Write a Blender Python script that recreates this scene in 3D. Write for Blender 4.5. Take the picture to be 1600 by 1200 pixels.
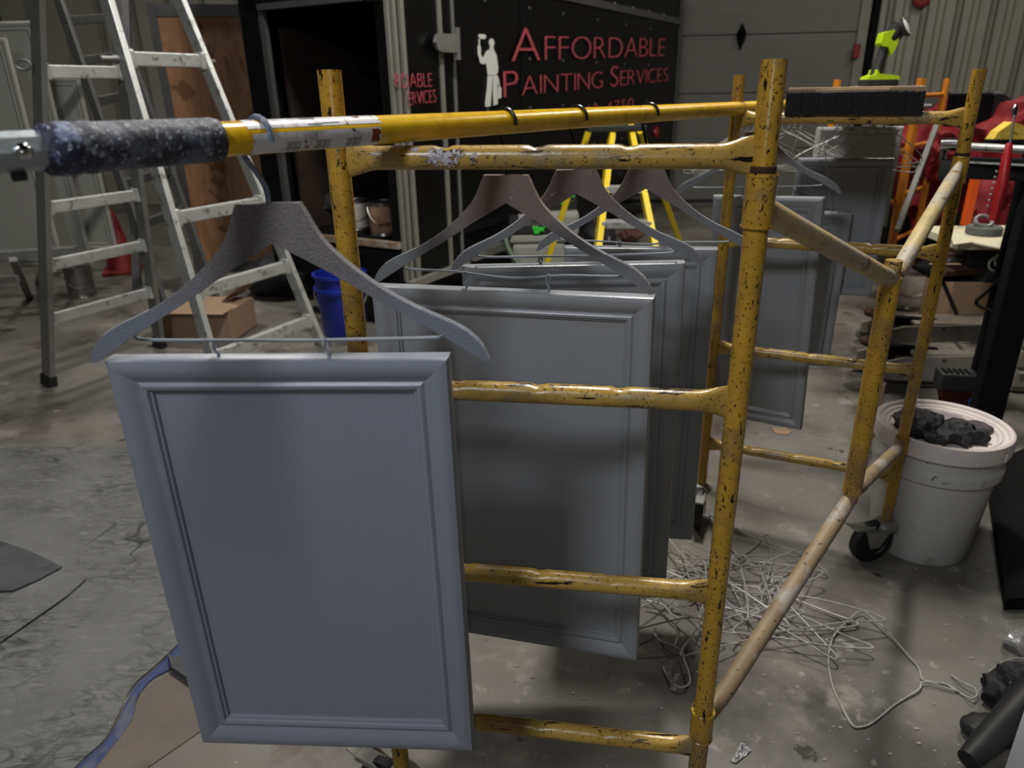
import bpy, bmesh, math, random
import numpy as np
from mathutils import Vector, Matrix, noise
random.seed(7)
scn = bpy.context.scene
for o in list(bpy.data.objects): bpy.data.objects.remove(o)
COL = scn.collection

# ---------------------------------------------------------------- camera
H = 1.2584; FPX = 1124.69
FW = np.array([0, .92612734, -.37721102]); RT = np.array([.99982259, -.00710504, -.01744427]); UP = np.array([.01883571, .3771441, .92596304])
CAM = np.array([0., 0., H])
cd = bpy.data.cameras.new('camera'); cam = bpy.data.objects.new('camera', cd); COL.objects.link(cam)
cd.sensor_width = 36; cd.lens = 36 * FPX / 1600; cd.clip_start = .02; cd.clip_end = 100
cam.matrix_world = Matrix(((RT[0], UP[0], -FW[0], 0), (RT[1], UP[1], -FW[1], 0), (RT[2], UP[2], -FW[2], H), (0, 0, 0, 1)))
cd.dof.use_dof = True; cd.dof.focus_distance = 1.15; cd.dof.aperture_fstop = 5.6
scn.camera = cam

# ---------------------------------------------------------------- light and exposure
scn.view_settings.view_transform = 'Standard'; scn.view_settings.look = 'None'
scn.view_settings.gamma = 1; scn.view_settings.use_curve_mapping = False
scn.view_settings.exposure = 0.02
w = bpy.data.worlds.new('world'); scn.world = w; w.use_nodes = True
w.node_tree.nodes['Background'].inputs[0].default_value = (.75, .85, 1, 1)
w.node_tree.nodes['Background'].inputs[1].default_value = .05
def area(name, loc, sx, sy, power, color, target=None):
    l = bpy.data.lights.new(name, 'AREA'); l.shape = 'RECTANGLE'; l.size = sx; l.size_y = sy; l.energy = power; l.color = color
    o = bpy.data.objects.new(name, l); COL.objects.link(o); o.location = loc
    if target is not None:
        o.rotation_euler = (Vector(target) - Vector(loc)).to_track_quat('-Z', 'Y').to_euler()
    return o
area('ceiling_lamp_a', (.35, 2.35, 3.8), .3, .5, 120, (1, .96, .89))
area('ceiling_lamp_b', (-2.1, 4.9, 3.85), .5, .35, 62, (1, .97, .91))
area('ceiling_lamp_c', (3.1, 4.6, 3.85), .35, .5, 62, (1, .94, .84))
area('front_fill', (-1.1, -1.0, 2.9), .5, .5, 38, (.90, .94, 1), (-.1, .9, .8))  # unseen fill lamp added to brighten the door fronts
area('back_fill_right', (4.6, 6.3, 3.85), .5, .35, 24, (1, .95, .87))  # added fill, no fitting in view, lifts the back wall at right
area('back_fill_left', (-4.2, 6.6, 3.85), .5, .35, 13, (1, .97, .9))  # added fill like the one at right, for the left background
fl = bpy.data.lights.new('phone_light', 'POINT'); fl.energy = 2.0; fl.shadow_soft_size = .004; fl.color = (.88, .93, 1)
fo = bpy.data.objects.new('phone_light', fl); COL.objects.link(fo); fo.location = (-.012, -.004, H - .014)

# ---------------------------------------------------------------- pixel rays -> points on real planes
def ray(x, y): return FW + RT * (x - 800) / FPX - UP * (y - 600) / FPX
def G(x, y, z=0.): d = ray(x, y); return Vector(CAM + d * (z - H) / d[2])
def D(x, y, dep): return Vector(CAM + ray(x, y) * dep)
def V(x, y, P, u):
    d = ray(x, y); t, s = np.linalg.solve(np.array([[d[0], -u[0]], [d[1], -u[1]]]), np.array([P[0], P[1]]))
    return Vector(CAM + d * t)

# ---------------------------------------------------------------- object helpers
def put(o, parent):
    if parent is not None:
        o.parent = parent
def origin(o):
    v = Vector((0, 0, 0))
    while o is not None: v += Vector(o.location); o = o.parent
    return v
def obj(name, bm, mat, parent=None, smooth=False, kind=None, label=None):
    me = bpy.data.meshes.new(name)
    bmesh.ops.recalc_face_normals(bm, faces=bm.faces)
    if parent is not None: bmesh.ops.translate(bm, verts=bm.verts, vec=-origin(parent))
    if smooth:
        for f in bm.faces: f.smooth = True
        for e in bm.edges:
            if len(e.link_faces) == 2 and e.calc_face_angle(0) > .7: e.smooth = False
    bm.to_mesh(me); bm.free(); me.materials.append(mat)
    o = bpy.data.objects.new(name, me); COL.objects.link(o)
    if parent is not None: o.parent = parent
    if kind: o['kind'] = kind
    if label: o['label'] = label
    return o
def thing(name, label, cat, loc, group=None):
    o = bpy.data.objects.new(name, None); COL.objects.link(o); o.location = loc; o.empty_display_size = .05
    o['label'] = label; o['category'] = cat
    if group: o['group'] = group
    return o
def tag(o, label, cat, group=None):
    o['label'] = label; o['category'] = cat
    if group: o['group'] = group
    # origin to base
    vs = [v.co for v in o.data.vertices]
    lo = Vector((sum(v.x for v in vs) / len(vs), sum(v.y for v in vs) / len(vs), min(v.z for v in vs)))
    o.data.transform(Matrix.Translation(-lo)); o.location = lo
    return o
def B(): return bmesh.new()
def frame_of(d, up=Vector((0, 0, 1))):
    d = Vector(d).normalized()
    if abs(d.dot(up)) > .99: up = Vector((0, 1, 0))
    x = d.cross(up).normalized(); y = x.cross(d).normalized()
    return x, y, d
def box(bm, c, s, rot=None, bev=0):
    r = bmesh.ops.create_cube(bm, size=1)
    m = Matrix.Translation(c) @ (rot.to_4x4() if rot else Matrix()) @ Matrix.Diagonal((*s, 1))
    bmesh.ops.transform(bm, matrix=m, verts=r['verts'])
    if bev:
        es = list({e for v in r['verts'] for e in v.link_edges})
        bmesh.ops.bevel(bm, geom=es, offset=bev, segments=2, affect='EDGES', profile=.6)
    return bm
def bar(bm, p, q, a, b, up=Vector((0, 0, 1)), bev=0):
    """rectangular bar p->q: a across, b along the 'up' side"""
    p = Vector(p); q = Vector(q); x, y, d = frame_of(q - p, Vector(up))
    R = Matrix((x, y, d)).transposed()
    return box(bm, (p + q) / 2, (a, b, (q - p).length), R, bev)
def sweep(bm, pts, rad, n=10, cap=True, closed=False, up=Vector((0, 0, 1))):
    """rad: float or list of float or list of (rx,ry)"""
    pts = [Vector(p) for p in pts]; N = len(pts)
    if not isinstance(rad, (list, tuple)): rad = [rad] * N
    rings = []; px = None
    for i, p in enumerate(pts):
        if closed: d = pts[(i + 1) % N] - pts[i - 1]
        else: d = pts[min(i + 1, N - 1)] - pts[max(i - 1, 0)]
        if d.length < 1e-9: d = Vector((0, 0, 1))
        d.normalize()
        if px is None: x, y, _ = frame_of(d, up)
        else:
            x = (px - d * px.dot(d)).normalized(); y = d.cross(x) * -1; y = x.cross(d)
        px = x
        r = rad[i]; rx, ry = (r if isinstance(r, (list, tuple)) else (r, r))
        rings.append([bm.verts.new(p + x * rx * math.cos(t) + y * ry * math.sin(t)) for t in [2 * math.pi * k / n for k in range(n)]])
    for i in range(N if closed else N - 1):
        a = rings[i]; b = rings[(i + 1) % N]
        for k in range(n): bm.faces.new((a[k], a[(k + 1) % n], b[(k + 1) % n], b[k]))
    if cap and not closed:
        bm.faces.new(rings[0]); bm.faces.new(rings[-1][::-1])
    return bm
def pipe(bm, p, q, r, n=16, wall=.0025):
    """hollow open-ended tube"""
    p = Vector(p); q = Vector(q); x, y, d = frame_of(q - p); R = []
    for (c, rr) in ((p, r), (q, r), (q, r - wall), (p, r - wall)):
        R.append([bm.verts.new(c + x * rr * math.cos(2 * math.pi * k / n) + y * rr * math.sin(2 * math.pi * k / n)) for k in range(n)])
    for i in range(4):
        a = R[i]; b = R[(i + 1) % 4]
        for k in range(n): bm.faces.new((a[k], a[(k + 1) % n], b[(k + 1) % n], b[k]))
    return bm
def lathe(bm, c, prof, n=32, axis=None):
    """prof: list of (r, h) ; axis optional direction"""
    c = Vector(c); ax = Vector(axis).normalized() if axis is not None else Vector((0, 0, 1))
    x, y, d = frame_of(ax); rings = []
    for r, h in prof:
        if r < 1e-6: rings.append([bm.verts.new(c + d * h)])
        else: rings.append([bm.verts.new(c + d * h + x * r * math.cos(2 * math.pi * k / n) + y * r * math.sin(2 * math.pi * k / n)) for k in range(n)])
    for a, b in zip(rings, rings[1:]):
        if len(a) == 1 and len(b) == 1: continue
        for k in range(n):
            k2 = (k + 1) % n
            if len(a) == 1: bm.faces.new((a[0], b[k], b[k2]))
            elif len(b) == 1: bm.faces.new((a[k], a[k2], b[0]))
            else: bm.faces.new((a[k], a[k2], b[k2], b[k]))
    return bm
def prism(bm, outline, M, t):
    """outline: 2D pts (x,z) in local plane; M: local->world; thickness t along local y"""
    a = [bm.verts.new(M @ Vector((x, -t / 2, z))) for x, z in outline]
    b = [bm.verts.new(M @ Vector((x, t / 2, z))) for x, z in outline]
    n = len(a)
    f1 = bm.faces.new(a); f2 = bm.faces.new(b[::-1])
    for k in range(n): bm.faces.new((a[k], b[k], b[(k + 1) % n], a[(k + 1) % n]))
    return bm
def slab(bm, pts, t):
    """floor-lying polygon of thickness t (pts world, top face), extruded down"""
    a = [bm.verts.new(p) for p in pts]; b = [bm.verts.new(Vector(p) - Vector((0, 0, t))) for p in pts]
    n = len(a); bm.faces.new(a); bm.faces.new(b[::-1])
    for k in range(n): bm.faces.new((a[k], b[k], b[(k + 1) % n], a[(k + 1) % n]))
    return bm
def blob(bm, c, rad, amp=.15, fs=6, sub=4, flat=None, seed=0, ridge=False, rz=0):
    r = bmesh.ops.create_icosphere(bm, subdivisions=sub, radius=1)
    c = Vector(c); off = Vector((seed * 3.7, seed * 1.3, 0)); R = Matrix.Rotation(rz, 3, 'Z')
    for v in r['verts']:
        n = v.co.normalized(); p = Vector((n.x * rad[0], n.y * rad[1], n.z * rad[2]))
        k = noise.fractal(p * fs + off, 1, 2, 4)
        if ridge: k = 1 - 2.2 * abs(noise.noise(p * fs + off)) - .6 * abs(noise.noise(p * fs * 2.3 + off))
        p = R @ (p + n * k * amp * min(rad))
        if flat is not None and p.z < flat - c.z: p.z = flat - c.z + random.uniform(0, .001)
        v.co = c + p
    return bm
def curve_pts(pts, n=6):
    """Catmull-Rom through points"""
    P = [Vector(p) for p in pts]; P = [P[0] * 2 - P[1]] + P + [P[-1] * 2 - P[-2]]; out = []
    for i in range(1, len(P) - 2):
        for k in range(n):
            t = k / n; a, b, c, d = P[i - 1:i + 3]
            out.append(.5 * ((2 * b) + (c - a) * t + (2 * a - 5 * b + 4 * c - d) * t * t + (3 * b - a - 3 * c + d) * t ** 3))
    out.append(P[-2]); return out

# ---------------------------------------------------------------- materials
def lin(r, g, b):
    f = lambda c: (c / 255 / 12.92) if c / 255 <= .04045 else ((c / 255 + .055) / 1.055) ** 2.4
    return (f(r), f(g), f(b), 1)
def mat(name, rgb, rough=.5, metal=0, var=.15, scale=12, bump=0, bscale=60, specks=(), streak=None, radial=None, crease_shade=None, coat=0, spec=.5, trans=0, alpha=1, emit=None):
    m = bpy.data.materials.new(name); m.use_nodes = True; nt = m.node_tree; N = nt.nodes; L = nt.links
    b = N['Principled BSDF']; b.inputs['Roughness'].default_value = rough; b.inputs['Metallic'].default_value = metal
    b.inputs['Specular IOR Level'].default_value = spec; b.inputs['Coat Weight'].default_value = coat
    b.inputs['Transmission Weight'].default_value = trans; b.inputs['Alpha'].default_value = alpha
    tc = N.new('ShaderNodeTexCoord')
    base = lin(*rgb)
    nz = N.new('ShaderNodeTexNoise'); nz.inputs['Scale'].default_value = scale; nz.inputs['Detail'].default_value = 6; nz.inputs['Roughness'].default_value = .6
    L.new(tc.outputs['Object'], nz.inputs['Vector'])
    if streak:
        mp = N.new('ShaderNodeMapping'); mp.inputs['Scale'].default_value = streak; L.new(tc.outputs['Object'], mp.inputs['Vector']); L.new(mp.outputs[0], nz.inputs['Vector'])
    rp = N.new('ShaderNodeValToRGB'); rp.color_ramp.elements[0].position = .3; rp.color_ramp.elements[1].position = .7
    rp.color_ramp.elements[0].color = tuple(c * (1 - var) for c in base[:3]) + (1,)
    rp.color_ramp.elements[1].color = tuple(min(1, c * (1 + var)) for c in base[:3]) + (1,)
    L.new(nz.outputs['Fac'], rp.inputs[0]); col = rp.outputs[0]
    for i, (c2, sc, th, soft, *sv) in enumerate(specks):
        n2 = N.new('ShaderNodeTexNoise'); n2.inputs['Scale'].default_value = sc; n2.inputs['Detail'].default_value = 5; n2.inputs['Roughness'].default_value = .65
        mp = N.new('ShaderNodeMapping'); mp.inputs['Location'].default_value = (i * 5.3 + 1, i * 2.1, i); mp.inputs['Scale'].default_value = sv[0] if sv else (1, 1, 1); L.new(tc.outputs['Object'], mp.inputs[0]); L.new(mp.outputs[0], n2.inputs['Vector'])
        r2 = N.new('ShaderNodeValToRGB'); r2.color_ramp.elements[0].position = th; r2.color_ramp.elements[1].position = th + soft
        L.new(n2.outputs['Fac'], r2.inputs[0])
        mx = N.new('ShaderNodeMix'); mx.data_type = 'RGBA'; L.new(r2.outputs[0], mx.inputs['Factor']); L.new(col, mx.inputs['A']); mx.inputs['B'].default_value = lin(*c2)
        col = mx.outputs['Result']
    hgt_c = None
    for (c2, sc, wd, amt) in (crease_shade or ()):  # wrinkle shade painted into the colour as thin dark lines
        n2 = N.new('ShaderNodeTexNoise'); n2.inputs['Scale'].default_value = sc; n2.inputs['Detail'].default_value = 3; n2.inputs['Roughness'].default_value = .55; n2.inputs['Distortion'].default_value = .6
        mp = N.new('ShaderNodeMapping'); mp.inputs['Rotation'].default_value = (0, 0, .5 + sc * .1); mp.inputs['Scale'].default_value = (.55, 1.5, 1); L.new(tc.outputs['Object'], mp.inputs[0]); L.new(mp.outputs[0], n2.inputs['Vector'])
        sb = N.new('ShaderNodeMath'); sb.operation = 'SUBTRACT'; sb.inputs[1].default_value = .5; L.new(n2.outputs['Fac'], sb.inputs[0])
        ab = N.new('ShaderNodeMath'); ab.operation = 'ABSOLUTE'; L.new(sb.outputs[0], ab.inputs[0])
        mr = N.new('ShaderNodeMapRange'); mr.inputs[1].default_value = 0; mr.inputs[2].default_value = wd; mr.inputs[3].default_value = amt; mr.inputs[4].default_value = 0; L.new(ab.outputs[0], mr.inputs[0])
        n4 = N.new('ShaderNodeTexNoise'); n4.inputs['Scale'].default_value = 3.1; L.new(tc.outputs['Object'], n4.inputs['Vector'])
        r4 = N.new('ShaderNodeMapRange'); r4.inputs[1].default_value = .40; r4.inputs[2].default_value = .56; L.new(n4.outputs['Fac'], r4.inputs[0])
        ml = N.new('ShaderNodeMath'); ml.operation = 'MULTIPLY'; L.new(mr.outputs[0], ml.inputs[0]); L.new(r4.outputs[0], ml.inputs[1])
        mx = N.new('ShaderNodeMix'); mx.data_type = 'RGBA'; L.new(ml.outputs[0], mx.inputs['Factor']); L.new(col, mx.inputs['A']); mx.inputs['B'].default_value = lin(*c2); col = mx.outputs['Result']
    if radial:
        vl = N.new('ShaderNodeVectorMath'); vl.operation = 'LENGTH'; L.new(tc.outputs['Object'], vl.inputs[0])
        mr = N.new('ShaderNodeMapRange'); mr.inputs[1].default_value = radial[1]; mr.inputs[2].default_value = radial[2]; L.new(vl.outputs['Value'], mr.inputs[0])
        mx = N.new('ShaderNodeMix'); mx.data_type = 'RGBA'; L.new(mr.outputs[0], mx.inputs['Factor']); L.new(col, mx.inputs['A']); mx.inputs['B'].default_value = lin(*radial[0]); col = mx.outputs['Result']
    L.new(col, b.inputs['Base Color'])
    if bump:
        n3 = N.new('ShaderNodeTexNoise'); n3.inputs['Scale'].default_value = bscale; n3.inputs['Detail'].default_value = 4
        L.new(tc.outputs['Object'], n3.inputs['Vector'])
        bp = N.new('ShaderNodeBump'); bp.inputs['Strength'].default_value = bump; bp.inputs['Distance'].default_value = .01
        L.new(n3.outputs['Fac'], bp.inputs['Height']); L.new(bp.outputs[0], b.inputs['Normal'])
    if emit: b.inputs['Emission Color'].default_value = lin(*emit[0]); b.inputs['Emission Strength'].default_value = emit[1]
    return m
BLK = (22, 14, 10)
M = dict(
 conc=mat('worn_concrete', (106, 102, 95), .55, 0, .32, 1.9, .12, 9, specks=[((56, 52, 47), 1.3, .51, .14), ((146, 141, 131), 3.1, .58, .12), ((78, 66, 62), 2.2, .60, .10), ((134, 130, 122), 14, .60, .08), ((40, 34, 31), 7, .655, .03), ((205, 200, 190), 60, .70, .02), ((28, 24, 22), 30, .69, .02)]),
 wall=mat('grey_metal_wall', (142, 140, 130), .55, 0, .06, 2), wall2=mat('grey_wall_rib', (120, 117, 108), .55, 0, .06, 3),
 gdoor=mat('garage_door_grey', (104, 103, 98), .6, 0, .05, 3), dark=mat('dark_ceiling', (40, 40, 40), .9),
 yel=mat('worn_yellow_paint', (178, 138, 46), .26, 0, .18, 14, .05, 70, specks=[((142, 110, 62), 9, .50, .12), (BLK, 230, .595, .03), (BLK, 110, .615, .015, (1, 1, .3)), (BLK, 26, .69, .02)]),
 yelb=mat('scuffed_yellow_paint', (174, 140, 64), .30, 0, .2, 14, .08, 60, specks=[((142, 122, 90), 9, .52, .12), (BLK, 220, .60, .03), (BLK, 70, .60, .015, (.16, 1, 1.8)), (BLK, 26, .69, .02)]),
 brace=mat('pale_scuffed_yellow', (184, 164, 116), .5, 0, .2, 18, .05, 60, specks=[((172, 162, 146), 9, .48, .10), ((130, 104, 62), 20, .58, .06), ((46, 34, 22), 120, .63, .02)]),
 lowbrace=mat('dusty_brown_yellow', (142, 122, 94), .6, 0, .2, 18, .05, 60, specks=[((158, 150, 138), 7, .52, .05), ((168, 132, 60), 15, .62, .04), ((50, 38, 26), 90, .63, .02)]),
 pole=mat('clean_yellow_fibreglass', (222, 176, 22), .26, 0, .10, 30, .04, 240, specks=[((120, 84, 20), 60, .69, .02), ((196, 150, 20), 14, .55, .1)]),
 grip=mat('paint_spattered_dark_grip', (38, 40, 50), .6, 0, .3, 30, .25, 90, specks=[((84, 90, 104), 22, .52, .10), ((96, 100, 112), 8, .58, .08), ((128, 132, 142), 150, .585, .03), ((185, 188, 196), 260, .63, .02)]),
 alu=mat('aluminium', (190, 192, 190), .38, .55, .12, 14, .05, 60, specks=[((130, 130, 128), 24, .57, .08)]),
 alud=mat('dull_aluminium', (128, 128, 124), .5, .4, .15, 12, .05, 50),
 aluc=mat('octagonal_cast_aluminium', (160, 168, 172), .42, .7, .12, 50, .08, 160),
 chrome=mat('chrome', (210, 210, 212), .12, 1, .03, 10), wire=mat('white_coated_wire', (150, 147, 142), .42, .1, .25, 30), wired=mat('black_wire', (26, 24, 26), .3, .3),
 bluewire=mat('paint_spattered_blue_wire', (96, 106, 126), .5, .1, .3, 200, .2, 200, specks=[((170, 175, 185), 300, .60, .02)]),
 door=mat('blue_grey_lacquer', (128, 132, 142), .34, 0, .03, 4, .05, 55, spec=.45), door2=mat('mid_grey_lacquer', (134, 137, 141), .33, 0, .03, 4, .05, 55, spec=.45),
 hang=mat('overspray_brown_grey', (106, 100, 101), .65, 0, .34, 420, .25, 420, radial=((112, 117, 127), .09, .20)), hang2=mat('brown_hanger_wood', (110, 96, 91), .5, 0, .14, 200, .05, 200, specks=[((178, 168, 164), 60, .68, .01)], radial=((112, 115, 120), .07, .17)),
 hangg=mat('hanger_grey_paint', (124, 130, 138), .45, 0, .05, 20),
 trim=mat('pale_trim', (130, 128, 120), .45, .2, .1, 9), blackp=mat('black_trailer_skin', (9, 9, 10), .32, 0, .2, 3, spec=.3), blackm=mat('black_matte', (11, 11, 12), .9, 0, .2, 8, spec=.15), blackr=mat('black_rubber', (24, 24, 26), .55, 0, .25, 20, .15, 30),
 bristle=mat('black_bristles', (17, 17, 19), .75, 0, .4, 60, .6, 160), redl=mat('red_lettering', (176, 72, 84), .6, 0, .05, 5), whitel=mat('white_lettering', (215, 216, 210), .6, 0, .04, 5),
 ply=mat('brown_plywood', (150, 108, 74), .6, 0, .22, 5, .05, 20, streak=(8, 8, 1.2), specks=[((108, 70, 42), 4, .56, .05)]), greyfr=mat('dark_grey_frame', (70, 70, 70), .6),
 wood=mat('pale_wood', (168, 142, 112), .6, 0, .2, 9, .05, 30), card=mat('cardboard', (150, 124, 100), .8, 0, .08, 5, .03, 20), cards=mat('brown_paper_sheet', (102, 94, 84), .8, 0, .14, 5, .04, 12, specks=[((84, 75, 66), 4, .52, .12)]),
 cloth=mat('grey_drop_cloth', (106, 106, 104), .9, 0, .08, 5, .5, 26, specks=[((92, 92, 91), 4, .50, .2), ((118, 117, 115), 24, .56, .1, (.5, 1.6, 1)), ((215, 215, 212), 24, .70, .01)], crease_shade=[((30, 30, 30), 1.6, .004, .95), ((40, 40, 40), 4, .010, .8), ((54, 54, 54), 10, .03, .6), ((66, 66, 66), 26, .08, .5)]),
 clothd=mat('dark_grey_patch', (74, 75, 77), .85, 0, .16, 9, .3, 22, specks=[((62, 63, 66), 14, .52, .1)]), blue=mat('blue_cloth_hem', (58, 66, 104), .8, 0, .25, 18, .1, 40, specks=[((84, 88, 104), 10, .52, .1)]),
 white=mat('white_panel', (158, 158, 152), .4, 0, .03, 4), whitep=mat('white_plastic', (178, 176, 172), .42, 0, .05, 6, specks=[((140, 136, 130), 9, .60, .08), ((90, 84, 80), 30, .68, .02)]), lid=mat('dusty_white_lid', (206, 196, 190), .5, 0, .06, 8),
 rag=mat('black_rag', (20, 20, 23), .7, 0, .5, 20, .3, 60), ragp=mat('purple_grey_cloth', (72, 62, 70), .85, 0, .2, 20, .3, 40), ragg=mat('grey_dust', (142, 132, 134), .9, 0, .2, 30, .3, 40),
 red=mat('red_fabric', (128, 14, 24), .75, 0, .3, 8, .3, 22), redp=mat('red_plastic', (150, 24, 30), .35), cone=mat('red_cone', (120, 26, 22), .6), yelc=mat('yellow_foam', (222, 190, 72), .8, 0, .15, 12, .2, 40, specks=[((170, 120, 40), 12, .64, .03)]),
 bluep=mat('blue_plastic', (24, 44, 150), .4), glove=mat('blue_glove', (44, 84, 214), .5, 0, .15, 30), orange=mat('orange_paint', (214, 132, 34), .4, 0, .18, 14, .03, 60, specks=[((120, 80, 50), 30, .66, .04)]), orangeb=mat('deep_orange_paint', (216, 84, 20), .45, 0, .1, 10),
 yelad=mat('yellow_fibreglass_ladder', (226, 196, 22), .4, 0, .08, 12), tin=mat('paint_tin', (150, 148, 144), .28, .85, .1, 8), tinl=mat('tin_label_orange', (176, 140, 112), .5, 0, .4, 14, specks=[((150, 84, 40), 12, .52, .08)]), tinw=mat('tin_label_white', (196, 190, 180), .5, 0, .2, 20),
 green=mat('lime_green_plastic', (176, 208, 30), .4), greenn=mat('neon_green_latch', (60, 200, 60), .4, emit=None), greyp=mat('pale_grey_plastic', (150, 150, 142), .5, 0, .06, 5), darkp=mat('charcoal_plastic', (40, 41, 42), .5, 0, .15, 20), hose=mat('dark_green_hose', (64, 84, 62), .5),
 rust=mat('rust', (60, 34, 22), .9, 0, .3, 60), foil=mat('crinkled_foil', (170, 170, 175), .2, .9, .2, 40, 1, 120), chip=mat('flaked_white_paint', (176, 172, 176), .7, 0, .1, 60, .3, 200, specks=[((96, 72, 66), 90, .53, .04), ((170, 130, 60), 60, .62, .03)]), lining=mat('dark_brown_lining', (44, 32, 24), .7, 0, .3, 5), dullred=mat('dull_red_cloth', (96, 60, 54), .8, 0, .3, 20, .3, 40), castm=mat('caster_steel', (140, 138, 130), .45, .2, .15, 30), jack=mat('grey_jack_paint', (150, 144, 134), .45, .3, .2, 10, .05, 40, specks=[((70, 62, 56), 14, .6, .06)]), paper=mat('cream_paper', (206, 198, 170), .8, 0, .05, 8), disc=mat('grey_abrasive', (88, 92, 88), .8, 0, .2, 60, .3, 160),
 lens=mat('flashlight_lens', (235, 235, 235), .2, 0, .02, 10), reflec=mat('red_reflector', (150, 30, 30), .3),
 stickw=mat('worn_white_sticker', (212, 208, 208), .4, 0, .06, 20, specks=[((170, 165, 165), 30, .54, .1), ((190, 140, 30), 26, .645, .01), ((90, 80, 80), 60, .63, .02), ((60, 50, 50), 22, .63, .008)]), ink=mat('black_ink', (38, 32, 34), .7), sred=mat('dark_red_sticker', (120, 36, 32), .5), plas=mat('clear_plastic_film', (215, 215, 215), .12, 0, .05, 20, .4, 30, trans=.75),
 jug=mat('translucent_white_jug', (205, 208, 208), .4, 0, .04, 6), strip=mat('speckled_blue_paint', (34, 36, 58), .6, 0, .4, 60, .2, 90, specks=[((110, 120, 150), 40, .55, .05), ((190, 194, 206), 170, .60, .02)]))

# ---------------------------------------------------------------- setting
WP = (2.015, 8.714); WU = (.995, -.1)
wu = Vector((WU[0], WU[1], 0)).normalized(); wn = Vector((wu.y, -wu.x, 0))      # wn points towards the camera
def W(s, z, off=0): return Vector((WP[0], WP[1], 0)) + wu * s + wn * off + Vector((0, 0, z))
bm = B(); box(bm, (0, 3.2, -.05), (16, 16.2, .1)); obj('floor', bm, M['conc'], kind='structure')
bm = B(); box(bm, (0, 3.2, 4.25), (16, 16.2, .1)); obj('ceiling', bm, M['dark'], kind='structure')
Rw = Matrix((wu, -wn, Vector((0, 0, 1)))).transposed()
bm = B(); box(bm, W(0, 2.1, -.08), (16, .12, 4.2), Rw); wb = obj('wall_back', bm, M['wall'], kind='structure')
bm = B(); box(bm, (-6.2, 3, 2.1), (.1, 16, 4.2)); wl = obj('wall_left', bm, M['wall'], kind='structure')
bm = B(); box(bm, (7.2, 3, 2.1), (.1, 16, 4.2)); obj('wall_right', bm, M['wall'], kind='structure')
bm = B(); box(bm, (0, -3.2, 2.1), (16, .1, 4.2)); obj('wall_front', bm, M['wall'], kind='structure')
# ribs on the back wall
s = 2.06
while s < 5.2:
    bm = B(); box(bm, W(s, 2.1, .0), (.030, .036, 4.2), Rw); box(bm, W(s + .05, 2.1, .0), (.012, .036, 4.2), Rw); obj('wall_rib', bm, M['wall2'], wb)
    for q in (.15, .22):
        bm = B(); box(bm, W(s + q, 2.1, -.012), (.010, .024, 4.2), Rw); obj('wall_groove', bm, M['wall2'], wb)
    s += .343
s = -7.6
while s < -.6:
    bm = B(); box(bm, W(s, 2.1, .0), (.05, .06, 4.2), Rw); obj('wall_rib', bm, M['wall2'], wb); s += .42
# garage door: sections, frame, track
gd = thing('door_1', 'grey sectional overhead garage door in the back wall', 'garage door', W(.3, 0)); gd['kind'] = 'structure'
del gd['category']
for k in range(6):
    bm = B(); box(bm, W(-.49, .015 + .588 * k + .292, .01), (4.5, .05, .580), Rw, .008); obj('panel', bm, M['gdoor'], gd)
bm = B(); box(bm, W(-.49, .012, .04), (4.5, .03, .05), Rw); obj('rubber_seal', bm, M['blackr'], gd)
bm = B(); p = V(1157, 57, WP, WU) + wn * .05
prism(bm, [(0, .13), (.05, .03), (.045, -.03), (0, -.14), (-.045, -.03), (-.05, .03)], Matrix.Translation(p) @ Rw.to_4x4(), .02)
box(bm, p + wn * .03, (.02, .05, .14), Rw); obj('lock_handle', bm, M['blackm'], gd)
bm = B(); box(bm, W(1.80, 2.1, .02), (.10, .09, 4.2), Rw); obj('trim_1', bm, M['trim'], kind='structure')
bm = B(); box(bm, W(1.90, 2.1, .05), (.07, .10, 4.2), Rw); tr = obj('trim_2', bm, M['blackm'], kind='structure')
bm = B(); box(bm, V(1333, 80, WP, WU) + wn * .10, (.07, .03, .13), Rw); tag(obj('reflector', bm, M['cone']), 'small red reflector plate on the garage door track', 'reflector')
bm = B(); lathe(bm, V(1438, -2, WP, WU) + wn * .03, [(0, .03), (.06, .03), (.085, .02), (.09, 0), (0, 0)], 24, wn); tag(obj('wall_knob', bm, M['cone']), 'round dark red knob high on the ribbed metal wall', 'knob')

# ---------------------------------------------------------------- trailer
C0 = Vector((-.505, 4.06, 0)); su = Vector((.5, .866, 0)).normalized(); sn = Vector((su.y, -su.x, 0)); rw = -sn.copy()
Rs = Matrix((su, -sn, Vector((0, 0, 1)))).transposed(); Rr = Matrix((-rw, su, Vector((0, 0, 1)))).transposed()
C0 = V(609, 150, C0, (su.x, su.y)); C0.z = 0
def sx(x, y):
    q = V(x, y, C0, (su.x, su.y)) - C0; return q.dot(su)
def TS(s, z, off=0): return C0 + su * s + sn * off + Vector((0, 0, z))
def TR(s, z, off=0): return C0 + rw * s - su * off + Vector((0, 0, z))
trl = thing('cargo_trailer', 'black enclosed trailer with red lettering and an open rear', 'trailer', C0 + su * 2)
SL = sx(1047, 300); TZ0, TZ1 = .30, 2.3; TW = 1.12
q_ = V(390, 12, C0, (rw.x, rw.y)) - C0; TW = q_.dot(rw)
bm = B(); box(bm, TS(SL / 2, (TZ0 + TZ1) / 2, -.03), (SL, .05, TZ1 - TZ0), Rs); obj('side_wall', bm, M['blackp'], trl)
bm = B(); box(bm, TS(SL / 2, (TZ0 + TZ1) / 2, -TW), (SL, .05, TZ1 - TZ0), Rs); obj('side_wall', bm, M['blackm'], trl)
bm = B(); box(bm, TS(SL, (TZ0 + TZ1) / 2, -TW / 2), (.05, TW, TZ1 - TZ0), Rs); obj('front_wall', bm, M['blackm'], trl)
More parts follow.
